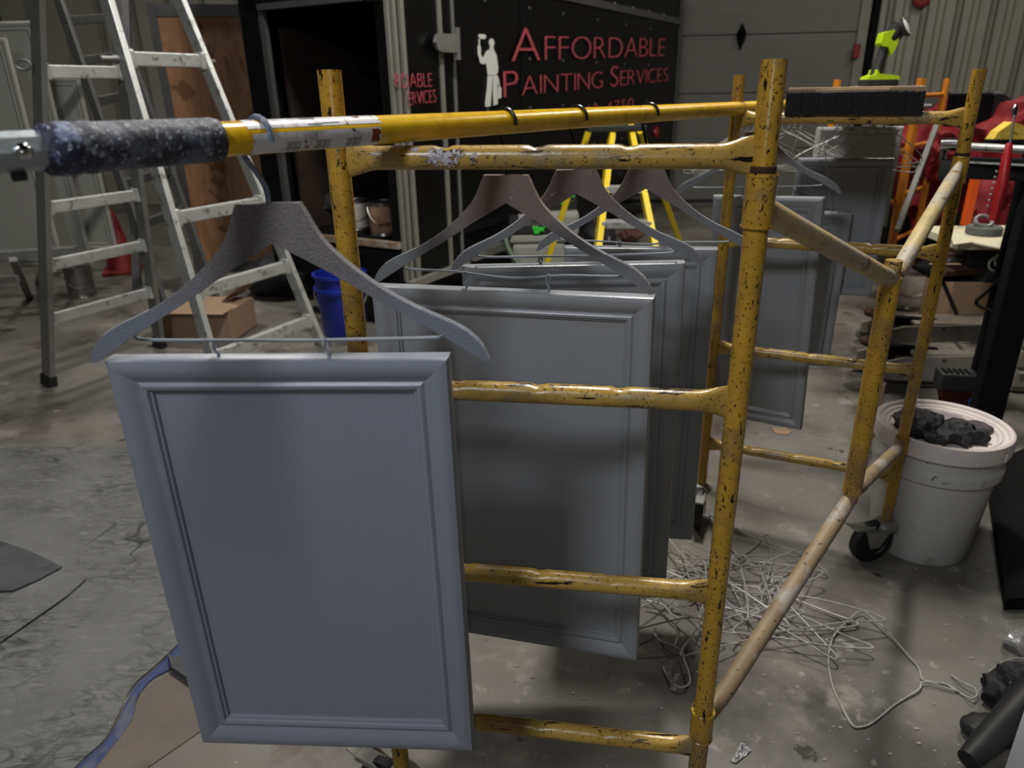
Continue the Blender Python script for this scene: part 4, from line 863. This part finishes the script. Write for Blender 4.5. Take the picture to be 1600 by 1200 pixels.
# ---------------------------------------------------------------- right side
def bucket(c, lab, r=.172, h=.385, full=True):
    t = thing('plastic_bucket', lab, 'bucket', c); s_ = h / .385; k = r / .172
    bm = B(); lathe(bm, c, [(0, .006), (.122 * k, .006), (.128 * k, 0), (.132 * k, .006), (.150 * k, .245 * s_), (.150 * k, .262 * s_), (.163 * k, .266 * s_), (.165 * k, .290 * s_), (.155 * k, .300 * s_), (.154 * k, .335 * s_), (.162 * k, .338 * s_), (.162 * k, .348 * s_)], 56); obj('bucket_body', bm, M['whitep'], t, True)
    bm = B(); lathe(bm, c, [(.166 * k, .335 * s_), (.171 * k, .338 * s_), (.173 * k, .370 * s_), (.170 * k, .383 * s_), (.164 * k, .386 * s_), (.157 * k, .383 * s_), (.154 * k, .376 * s_), (.146 * k, .374 * s_), (.143 * k, .368 * s_), (.140 * k, .372 * s_), (.134 * k, .370 * s_), (.130 * k, .362 * s_), (0, .360 * s_)], 56); obj('lid', bm, M['lid'], t, True)
    if full:
        for a in range(0, 360, 30):
            A = math.radians(a); bm = B(); box(bm, c + Vector((math.cos(A) * .173 * k, math.sin(A) * .173 * k, .352 * s_)), (.004, .003, .024), Matrix.Rotation(A, 3, 'Z')); obj('lid_tab', bm, M['lid'], t)
    return t
bc = Vector((1.195, 1.80, 0)); bucket(bc, 'white plastic bucket with a black rag in its sunken lid')
lt = .3615
for i, (x, y, rx, ry, rz_, sd) in enumerate(((-.035, -.02, .075, .055, .026, 1),)):
    bm = B(); blob(bm, bc + Vector((-.045, -.035, lt + .018)), (.088, .052, .024), .95, 27, 6, lt + .0005, 21, True, -.25)
    blob(bm, bc + Vector((.01, -.065, lt + .014)), (.06, .035, .020), .95, 30, 5, lt + .0005, 25, True)
    blob(bm, bc + Vector((-.06, .02, lt + .016)), (.05, .05, .020), .95, 30, 5, lt + .0005, 27, True)
    tag(obj('black_rag', bm, M['rag'], smooth=True), 'crumpled black rag lying in the lid of the front white bucket', 'rag')
bm = B(); blob(bm, bc + Vector((.075, -.005, lt + .010)), (.055, .032, .012), .5, 22, 4, lt + .0005, 31, True); tag(obj('purple_cloth', bm, M['ragp'], smooth=True), 'folded dusky purple cloth scrap on the right of the bucket lid', 'cloth')
bm = B(); blob(bm, bc + Vector((.03, .06, lt + .006)), (.07, .045, .008), .5, 40, 4, lt + .0005, 33); tag(obj('plastic_sheet', bm, M['ragg'], smooth=True), 'dusty crumpled plastic film at the back of the bucket lid', 'plastic film')
# floor jacks
def jack(x, y, lab, col, ln=.62):
    c = G(x, y); t = thing('floor_jack', lab, 'jack', c); a = math.radians(-6); Rj = Matrix.Rotation(a, 3, 'Z')
    for sy in (-1, 1):
        bm = B(); prism(bm, [(-ln / 2, .05), (-ln / 2, .10), (-ln * .3, .135), (ln * .40, .155), (ln / 2, .12), (ln / 2, .03), (ln * .1, .025), (-ln * .35, .03)], Matrix.Translation(c + Rj @ Vector((0, sy * .09, .01))) @ Rj.to_4x4(), .012); obj('side_plate', bm, M['jack'], t)
    bm = B(); box(bm, c + Rj @ Vector((.05, 0, .15)), (ln * .6, .15, .018), Rj, .006); obj('top_plate', bm, M['jack'], t)
    bm = B(); bar(bm, c + Rj @ Vector((.1, 0, .13)), c + Rj @ Vector((-ln / 2 + .02, 0, .16)), .05, .04, uz, .006); obj('lift_arm', bm, M['blackm'], t)
    bm = B(); lathe(bm, c + Rj @ Vector((-ln / 2 + .03, 0, .175)), [(0, 0), (.055, 0), (.06, .012), (.055, .022), (.03, .022), (.025, .014), (0, .014)], 24); obj('saddle', bm, M['rust'], t, True)
    for sx, r in ((-.46, .035), (.44, .028)):
        for sy in (-1, 1):
            bm = B(); lathe(bm, c + Rj @ Vector((ln * sx, sy * .10, r + .002)), [(0, 0), (r * .5, .002), (r, .002), (r, .028), (r * .5, .028), (0, .024)], 20, Rj @ Vector((0, 1, 0))); obj('wheel', bm, M['alud'], t, True)
    bm = B(); bar(bm, c + Rj @ Vector((ln * .45, 0, .12)), c + Rj @ Vector((ln * .52, .02, .18)), .04, .05, uz, .004); obj('handle_socket', bm, M['alud'], t)
jack(1462, 596, 'grey trolley jack nearest, faded red letters on its side', None, .66)
bm = B()
jc = G(1490, 575); bm.free()
jack(1462, 545, 'grey trolley jack behind the other one', None, .70)
# cardboard box, tin on the right
c = G(1530, 512); cb = thing('cardboard_box', 'closed brown cardboard box standing behind the trolley jacks', 'box', c); Rb = Matrix.Rotation(-.14, 3, 'Z')
bm = B(); box(bm, c + uz * .16, (.52, .34, .32), Rb, .004); obj('carton', bm, M['card'], cb); bm = B(); box(bm, c + Rb @ Vector((0, -.171, .27)), (.07, .004, .10), Rb); obj('tape', bm, M['cards'], cb)
tin(G(1418, 478), .105, .235, 'dented paint tin with white label left of the cardboard box', 'paint can', M['tinw'])
# cordless tool battery down, glove
c = G(1478, 660); t = thing('cordless_drill', 'black and red cordless tool standing on its nose, battery up', 'drill', c); Rb = Matrix.Rotation(-.2, 3, 'Z')
bm = B(); sweep(bm, [c, c + uz * .05, c + uz * .10], [.022, .028, .045], 16); obj('chuck', bm, M['blackm'], t, True)
bm = B(); prism(bm, [(-.03, .08), (.035, .08), (.062, .15), (-.055, .15)], Matrix.Translation(c) @ Rb.to_4x4(), .07); obj('grip_body', bm, mat('dark_red_plastic', (74, 20, 20), .5), t)
bm = B(); box(bm, c + uz * .185, (.135, .085, .07), Rb, .008); obj('battery', bm, M['darkp'], t)
for k in range(5):
    bm = B(); box(bm, c + uz * .2225 + Rb @ Vector((-.05 + k * .02, -.01, 0)), (.010, .05, .005), Rb); obj('rib', bm, M['blackm'], t)
bm = B(); blob(bm, G(1505, 640) + uz * .02, (.062, .040, .024), .6, 26, 4, .001, 41, True); blob(bm, G(1522, 648) + uz * .018, (.04, .02, .018), .6, 30, 4, .001, 43, True); tag(obj('rubber_glove', bm, M['glove'], smooth=True), 'crumpled bright blue rubber glove behind the bucket rim', 'glove')
# black steel stand (posts and beam)
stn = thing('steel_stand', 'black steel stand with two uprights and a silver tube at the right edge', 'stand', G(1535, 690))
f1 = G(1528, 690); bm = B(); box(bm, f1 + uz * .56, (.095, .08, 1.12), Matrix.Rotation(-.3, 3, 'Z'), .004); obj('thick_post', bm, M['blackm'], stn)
bm = B(); q_ = [G(1548, 700, .10), G(1650, 660, .10), G(1760, 900, .10), G(1582, 905, .10)]; slab(bm, [q - Vector((0, 0, .06)) for q in q_], .035); obj('shade_slab', bm, M['blackm'], stn)  # low black slab standing in for the shadow on the floor here
f2 = G(1506, 650); bm = B(); sweep(bm, curve_pts([f2 + uz * 0, f2 + uz * .08 + Vector((-.01, 0, 0)), f2 + uz * .3, f2 + uz * 1.05], 5), .014, 12); obj('thin_post', bm, M['blackm'], stn, True)
tz_ = D(1560, 372, 3.1).z; Y0 = D(1505, 262, 2.55); Y1 = D(1625, 266, 2.35); bm = B(); bar(bm, Y0, Y1, .06, .07, uz, .004); obj('beam', bm, M['blackm'], stn)
bm = B(); bar(bm, D(1508, 252, 2.54), D(1625, 258, 2.34), .065, .006); obj('beam_edge', bm, M['alu'], stn)
bm = B(); sweep(bm, [D(1512, 229, 2.55), D(1640, 236, 2.35)], .013, 16); obj('silver_tube', bm, M['alu'], stn, True)
bm = B(); sweep(bm, [D(1470, 225, 2.6), D(1500, 226, 2.57)], [.020, .024], 16); sweep(bm, [D(1476, 228, 2.6), D(1472, 250, 2.6)], .012, 12); obj('clamp_fitting', bm, M['chrome'], stn, True)
bm = B(); lathe(bm, D(1487, 268, 2.6), [(.038, .04), (.042, .04), (.042, -.02), (.035, -.03), (0, -.03)], 24); obj('cup', bm, M['darkp'], stn, True)
ob = G(1508, 352, tz_); bm = B(); bar(bm, Vector((ob.x, ob.y, tz_)) , Vector((ob.x, ob.y, tz_)) + uz * .30, .035, .03, uz, .003); tag(obj('orange_bar', bm, M['orangeb']), 'upright deep orange steel bar below the black beam', 'bar')
# grease gun
gg = thing('grease_gun', 'red hand tool with a thin metal rod standing at the right edge', 'tool', D(1560, 330, 2.25))
bm = B(); sweep(bm, [D(1577, 225, 2.2), D(1572, 250, 2.2), D(1566, 290, 2.22), D(1552, 345, 2.25)], [.010, .014, .017, .014], 12); obj('red_body', bm, M['redp'], gg, True)
bm = B(); sweep(bm, [D(1585, 180, 2.2), D(1578, 226, 2.2)], .0035, 8); obj('rod', bm, M['tin'], gg, True)
bm = B(); sweep(bm, [D(1587, 163, 2.2), D(1586, 170, 2.2), D(1585, 182, 2.2)], [.004, .009, .006], 12); obj('tip', bm, M['chrome'], gg, True)
for k in range(7):
    bm = B(); lathe(bm, D(1557 - k * 2.3, 268 + k * 9, 2.17), [(.004, 0), (.003, .002), (0, .003)], 8, Vector((0, -1, 0))); obj('rivet', bm, M['white'], gg)
# yellow foam and clamps
yp = D(1580, 205, 2.7); bm = B(); Mx = Matrix.Translation(yp)
kx = 2.7 / FPX; prism(bm, [(x * kx, z * kx) for x, z in ((-34, -16), (-26, 0), (-8, 14), (14, 8), (50, -2), (50, -18), (10, -16), (8, -24), (4, -16), (-10, -16), (-12, -22), (-15, -16), (-26, -16), (-30, -22))], Mx, .05); tag(obj('yellow_sponge', bm, M['yelc']), 'torn yellow foam piece draped over the black clamps', 'foam')
bm = B()
for k in range(4): box(bm, D(1548 + k * 17, 224, 2.68), (.034, .05, .028), None, .003)
tag(obj('clamp_row', bm, M['blackm']), 'row of black clamp jaws under the yellow foam', 'clamp')
# workbench with red jackets
wbk = thing('workbench', 'cluttered workbench behind the black stand, junk on its top and shelf', 'workbench', G(1560, 500) + Vector((.5, .5, 0)))
bcn = D(1560, 372, 3.1)
bm = B(); box(bm, bcn + Vector((.20, .08, -.015)), (.80, .40, .03), Matrix.Rotation(-.1, 3, 'Z')); obj('top', bm, M['paper'], wbk)
for sx in (.28, .62):
    for sy in (.3,):
        p = bcn + Vector((sx * .9, sy - .05, 0)); bm = B(); box(bm, Vector((p.x, p.y, p.z / 2 - .02)), (.05, .05, p.z - .04)); obj('leg', bm, M['blackm'], wbk)
bm = B(); box(bm, bcn + Vector((.20, .14, -.19)), (.78, .26, .02), Matrix.Rotation(-.1, 3, 'Z')); obj('shelf', bm, M['blackm'], wbk)
tz_ = bcn.z
bm = B(); slab(bm, [G(x, y, tz_ + .012) for x, y in ((1482, 360), (1520, 352), (1588, 352), (1600, 372), (1572, 388), (1548, 384), (1520, 378), (1490, 382))], .006); tag(obj('paper_sheet', bm, M['paper']), 'cream paper sheet on the bench under the abrasive wheel', 'paper')
c = G(1536, 366, tz_ + .012); bm = B(); lathe(bm, c, [(0, .002), (.066, .002), (.07, .006), (.07, .030), (.064, .036), (.03, .036), (.028, .03), (0, .03)], 32); tag(obj('abrasive_wheel', bm, M['disc'], smooth=True), 'grey ridged abrasive wheel lying on the cream paper', 'wheel')
bm = B(); sweep(bm, [c + Vector((-.01 + .035 * math.cos(a), .0 + .02 * math.sin(a), .055 + .02 * math.sin(a * 1.0))) for a in [2 * math.pi * k / 20 for k in range(20)]], .009, 8, closed=True); tag(obj('hose_clamp', bm, M['alud'], smooth=True), 'small metal ring on top of the abrasive wheel', 'ring')
bm = B(); q0 = D(1382, 300, 5.9); q1 = D(1510, 300, 5.9); cw = (q1 - q0).length; cc_ = (q0 + q1) / 2; box(bm, Vector((cc_.x, cc_.y, .55)), (cw, .3, 1.1), None, .03); blob(bm, Vector((cc_.x, cc_.y, 1.05)), (cw * .45, .16, .1), .5, 6, 4, None, 77, True); tag(obj('covered_rack', bm, M['rag'], smooth=True), 'black cloth covered rack behind the orange ladder frames', 'rack')
# red jackets
bm = B(); blob(bm, D(1466, 268, 5.4), (.24, .14, .46), .75, 5, 5, None, 51, True); tag(obj('red_jacket', bm, M['red'], smooth=True), 'red jacket hanging in folds right of the orange frames', 'jacket')
bm = B(); blob(bm, D(1505, 232, 5.1), (.46, .14, .17), .8, 6, 5, None, 53, True); tag(obj('red_coat', bm, M['red'], smooth=True), 'red coat heaped behind the far right yellow post', 'coat')
bm = B(); blob(bm, D(1600, 230, 4.6), (.28, .14, .26), .8, 6, 5, None, 55, True); tag(obj('red_hood', bm, M['red'], smooth=True), 'red hooded jacket at the right edge behind the yellow foam', 'jacket')
bm = B()
blob(bm, D(1548, 325, 3.7), (.08, .07, .17), .6, 8, 4, None, 57, True, .0); blob(bm, D(1580, 318, 3.7), (.065, .06, .20), .6, 8, 4, None, 59, True); tag(obj('red_sleeves', bm, M['red'], smooth=True), 'pair of red sleeves hanging down above the bench', 'garment')
# black machine behind post
bk = thing('black_case', 'black ribbed case standing on the red coats behind the post', 'case', D(1522, 185, 4.6)); 
bm = B(); box(bm, D(1512, 172, 4.6), (.20, .16, .20), None, .01); obj('case_body', bm, M['blackm'], bk)
bm = B(); lathe(bm, D(1545, 168, 4.6) - Vector((0, .06, 0)), [(0, 0), (.085, 0), (.09, .01), (.09, .12), (.07, .13), (0, .13)], 24, Vector((.3, .9, .1))); obj('round_end', bm, M['blackr'], bk, True)
# junk under the shelf level
for i, (x, y, dp, sz, ro, m, nm, lab) in enumerate((
    (1497, 392, 3.3, (.14, .10, .012), .2, 'alu', 'metal_plate', 'upper bright metal plate under the bench top'), (1497, 403, 3.3, (.15, .10, .012), .1, 'alu', 'metal_plate', 'lower bright metal plate under the bench top'),
    (1540, 400, 3.25, (.20, .16, .08), -.2, 'blackr', 'tool_case', 'dark tool case under the bench top'), (1505, 422, 3.2, (.25, .1, .025), .15, 'rust', 'rusty_bar', 'rusty flat bar on the lower shelf'),
    (1560, 425, 3.2, (.22, .14, .06), .1, 'darkp', 'toolbox', 'charcoal toolbox on the lower shelf'))):
    bm = B(); box(bm, D(x, y, dp), sz, Matrix.Rotation(ro, 3, 'Z'), min(sz) * .15); tag(obj(nm, bm, M[m]), lab, nm.split('_')[-1])
for i, (x, y, r) in enumerate(((1472, 330, 0), (1565, 408, 1), (1576, 402, 2))):
    c = D(x if i else 1556, y if i else 412, 3.1); bm = B(); sweep(bm, [c + Vector((.03 * math.cos(a), .01 * math.sin(a) * i, .03 * math.sin(a))) for a in [2 * math.pi * k / 20 for k in range(20)]], .005, 8, closed=True)
    tag(obj('steel_ring', bm, M['alu'], smooth=True), ('steel ring hanging left under the bench', 'steel ring in the middle under the bench', 'steel ring hanging right under the bench')[i], 'ring')
# cable and long handle on the right
bm = B(); fz = f1 + uz * .2; sweep(bm, curve_pts([D(1562, 436, 2.62), D(1540, 458, 2.66), D(1526, 470, 2.68), D(1530, 478, 2.68), D(1560, 490, 2.62)], 5), .006, 8); obj('bent_rod', bm, M['blackm'], stn, True)
bm = B(); bar(bm, D(1473, 440, 3.2), D(1495, 491, 3.1), .012, .012); tag(obj('jack_handle', bm, M['blackm']), 'thin black rod leaning on the rear jack', 'rod')
# silver toolbox at the right edge
tb = thing('tool_chest', 'grey metal tool chest on the floor at the right edge', 'tool chest', G(1640, 610)); c = G(1655, 600); Rb = Matrix.Rotation(-.25, 3, 'Z')
bm = B(); box(bm, c + uz * .21, (.5, .32, .40), Rb, .008); obj('chest_body', bm, M['alud'], tb)
for k in range(4):
    bm = B(); box(bm, c + uz * (.07 + .09 * k) + Rb @ Vector((-.02, -.163, 0)), (.46, .012, .075), Rb, .004); dw = obj('drawer', bm, M['jack'], tb)
    bm = B(); box(bm, c + uz * (.10 + .09 * k) + Rb @ Vector((-.02, -.172, 0)), (.44, .012, .008), Rb, .002); obj('drawer_pull', bm, M['alu'], dw)
# pallet stick behind bucket, pink board
bm = B(); bar(bm, G(1362, 705), D(1378, 600, 2.45), .022, .022); tag(obj('wood_stick', bm, M['wood']), 'thin pinkish wood stick standing between scaffold and bucket', 'stick')

# ---------------------------------------------------------------- floor items: cloth, sheets, foil
redge = [(235, 700), (285, 850), (300, 960), (283, 1003), (240, 1045), (205, 1078), (180, 1130), (160, 1160), (118, 1200), (40, 1290)]
re_w = curve_pts([G(*p) for p in redge], 8); n = len(re_w); bm = B(); rows = []
for i, p in enumerate(re_w):
    q = G(-520 + 10 * i / n, 690 + (1290 - 690) * (i / n) ** 1.0); q = Vector((-2.6, p.y * 1.0 + (.05 if i < 3 else 0), 0)); row = []
    for j in range(90):
        t = j / 89; w_ = p.lerp(q, t ** .9); k = noise.noise(Vector((w_.x * 4.0, w_.y * 4.6, 0)));
        r1 = max(0, 1 - 9 * abs(noise.noise(Vector((w_.x * 1.9 + w_.y * 1.2, w_.y * 2.6 - w_.x, 5)))))
        z = .0035 + .0022 * k + .007 * r1 * max(0, .35 + noise.noise(Vector((w_.x * 3, w_.y * 3, 9)))) + .0018 * noise.noise(w_ * 17)
        row.append(bm.verts.new((w_.x, w_.y, max(.0008, z))))
    rows.append(row)
for a, b in zip(rows, rows[1:]):
    for k in range(89): bm.faces.new((a[k], a[k + 1], b[k + 1], b[k]))
dc = obj('drop_cloth', bm, M['cloth'], smooth=True); tag(dc, 'wrinkled grey drop cloth spread over the floor at lower left', 'drop cloth')
for pp_ in ([(-5, 985), (45, 955), (95, 920), (122, 897), (135, 903), (105, 930), (55, 965), (0, 1003)],):
    bm = B(); slab(bm, [G(x, y, .011) for x, y in pp_], .0025); obj('seam_fold', bm, M['cloth'], dc)
bm = B(); slab(bm, [G(x, y, .010) for x, y in ((-60, 830), (10, 848), (50, 862), (97, 885), (60, 905), (20, 922), (-60, 925))], .003); tag(obj('grey_patch', bm, M['clothd']), 'darker grey felt piece lying on the drop cloth at the left edge', 'felt')
inner = [(286, 1000), (243, 1043), (208, 1076), (183, 1128), (163, 1158), (121, 1198), (43, 1288)]; outer = [(292, 1018), (268, 1044), (236, 1062), (214, 1092), (203, 1130), (152, 1196), (85, 1288)]
A_ = curve_pts([G(x, y, .005) for x, y in inner], 6); B_ = curve_pts([G(x, y, .004) for x, y in outer], 6); bm = B(); rr = []
for a, b in zip(A_, B_): rr.append([bm.verts.new(a.lerp(b, k / 5) + uz * (.009 * math.sin(k / 5 * math.pi) * (.6 + noise.noise(a * 9)))) for k in range(6)])
for a, b in zip(rr, rr[1:]):
    for k in range(5): bm.faces.new((a[k], a[k + 1], b[k + 1], b[k]))
obj('blue_hem', bm, M['blue'], dc, True, label='blue turned hem of the drop cloth')
bm = B(); slab(bm, [G(x, y, .003) for x, y in ((272, 1046), (300, 1064), (322, 1136), (232, 1198), (130, 1290), (60, 1290), (150, 1198), (205, 1128), (220, 1082))], .0028); tag(obj('brown_sheet', bm, M['cards']), 'brown paper sheet on the floor beside the blue hem', 'paper sheet')
bm = B(); slab(bm, [G(x, y, .022) for x, y in ((262, 1020), (272, 1028), (300, 1012), (340, 1060), (330, 1085), (298, 1062), (268, 1042))], .018); tag(obj('dark_offcut', bm, M['clothd']), 'dark grey board offcut on the cloth corner by the nearest door', 'board')
bm = B(); pts = [G(1140, 1188, .002), G(1150, 1192, .004), G(1175, 1172, .003), G(1165, 1158, .012), G(1157, 1160, .010), G(1150, 1176, .008)]
slab(bm, pts, .0015); bmesh.ops.triangulate(bm, faces=bm.faces); tag(obj('foil_scrap', bm, M['foil']), 'small crinkled foil scrap on bare floor by the near post', 'foil')
bm = B(); slab(bm, [G(x, y, .003) for x, y in ((1205, 668), (1225, 668), (1238, 674), (1230, 679), (1212, 677))], .002); tag(obj('wood_chip', bm, M['card']), 'small tan chip on the floor below the far hanging door', 'chip')
bm = B(); slab(bm, [G(x, y, .002) for x, y in ((1094, 832), (1097, 812), (1101, 813), (1103, 828), (1098, 831))], .0015); tag(obj('green_scrap', bm, M['ragg']), 'tiny pale scrap on the floor behind the near right post', 'scrap')
bm = B(); sweep(bm, curve_pts([G(565, 1161, .004), G(590, 1170, .003), G(612, 1188, .003), (G(640, 1200, .003))], 6), .0028, 8); tag(obj('rusty_rod', bm, M['rust'], smooth=True), 'thin rusty rod on the floor by the near left caster', 'rod')
rnd = random.Random(3); bm = B()
for k in range(190):
    x = rnd.uniform(750, 1600); y = rnd.uniform(640, 1200); c = G(x, y); r = rnd.uniform(.0012, .0042)
    bmesh.ops.create_icosphere(bm, subdivisions=1, radius=r, matrix=Matrix.Translation(c + uz * r * .3) @ Matrix.Diagonal((1.4, 1, .4, 1)))
o_ = obj('floor_grit', bm, M['ragg'], kind='stuff'); tag(o_, 'pale grit and paint crumbs scattered over the bare concrete', 'grit')
# near right corner: black cloth, jug, plastic bag
bm = B(); pts = [G(1512, 1188, .035), G(1535, 1165, .045), G(1570, 1130, .055), G(1610, 1090, .07), G(1650, 1050, .08)]
sweep(bm, curve_pts(pts, 6), [(.02 + .0008 * k, .022 + .001 * k) for k in range(25)], 18); blob(bm, G(1548, 1140, .02) , (.05, .04, .018), .5, 18, 4, 0, 65, True)
tag(obj('black_boot', bm, M['blackr'], smooth=True), 'black rubber sleeve with a smooth rounded end in the near right corner', 'rubber sleeve')
bm = B(); blob(bm, G(1598, 1085, .03), (.060, .045, .040), .7, 22, 5, 0, 61, True); tag(obj('black_cloth', bm, M['rag'], smooth=True), 'crumpled black cloth on the floor with a wire hanger through it', 'cloth')
c = G(1640, 1250, 0); jg = thing('plastic_jug', 'translucent white plastic jug cut by the near right corner', 'jug', c)
bm = B(); box(bm, c + uz * .14, (.15, .13, .28), Matrix.Rotation(.5, 3, 'Z'), .03); obj('jug_body', bm, M['jug'], jg, True)
bm = B(); lathe(bm, c + uz * .27, [(.05, 0), (.04, .02), (.018, .035), (.018, .05), (0, .05)], 20); obj('neck', bm, M['jug'], jg, True)
bm = B(); blob(bm, G(1612, 1003, .02), (.055, .032, .02), .6, 26, 5, 0, 71, True); pb = obj('plastic_bag', bm, M['plas'], smooth=True); tag(pb, 'shiny clear plastic bag lying on the floor at the right edge', 'plastic bag')
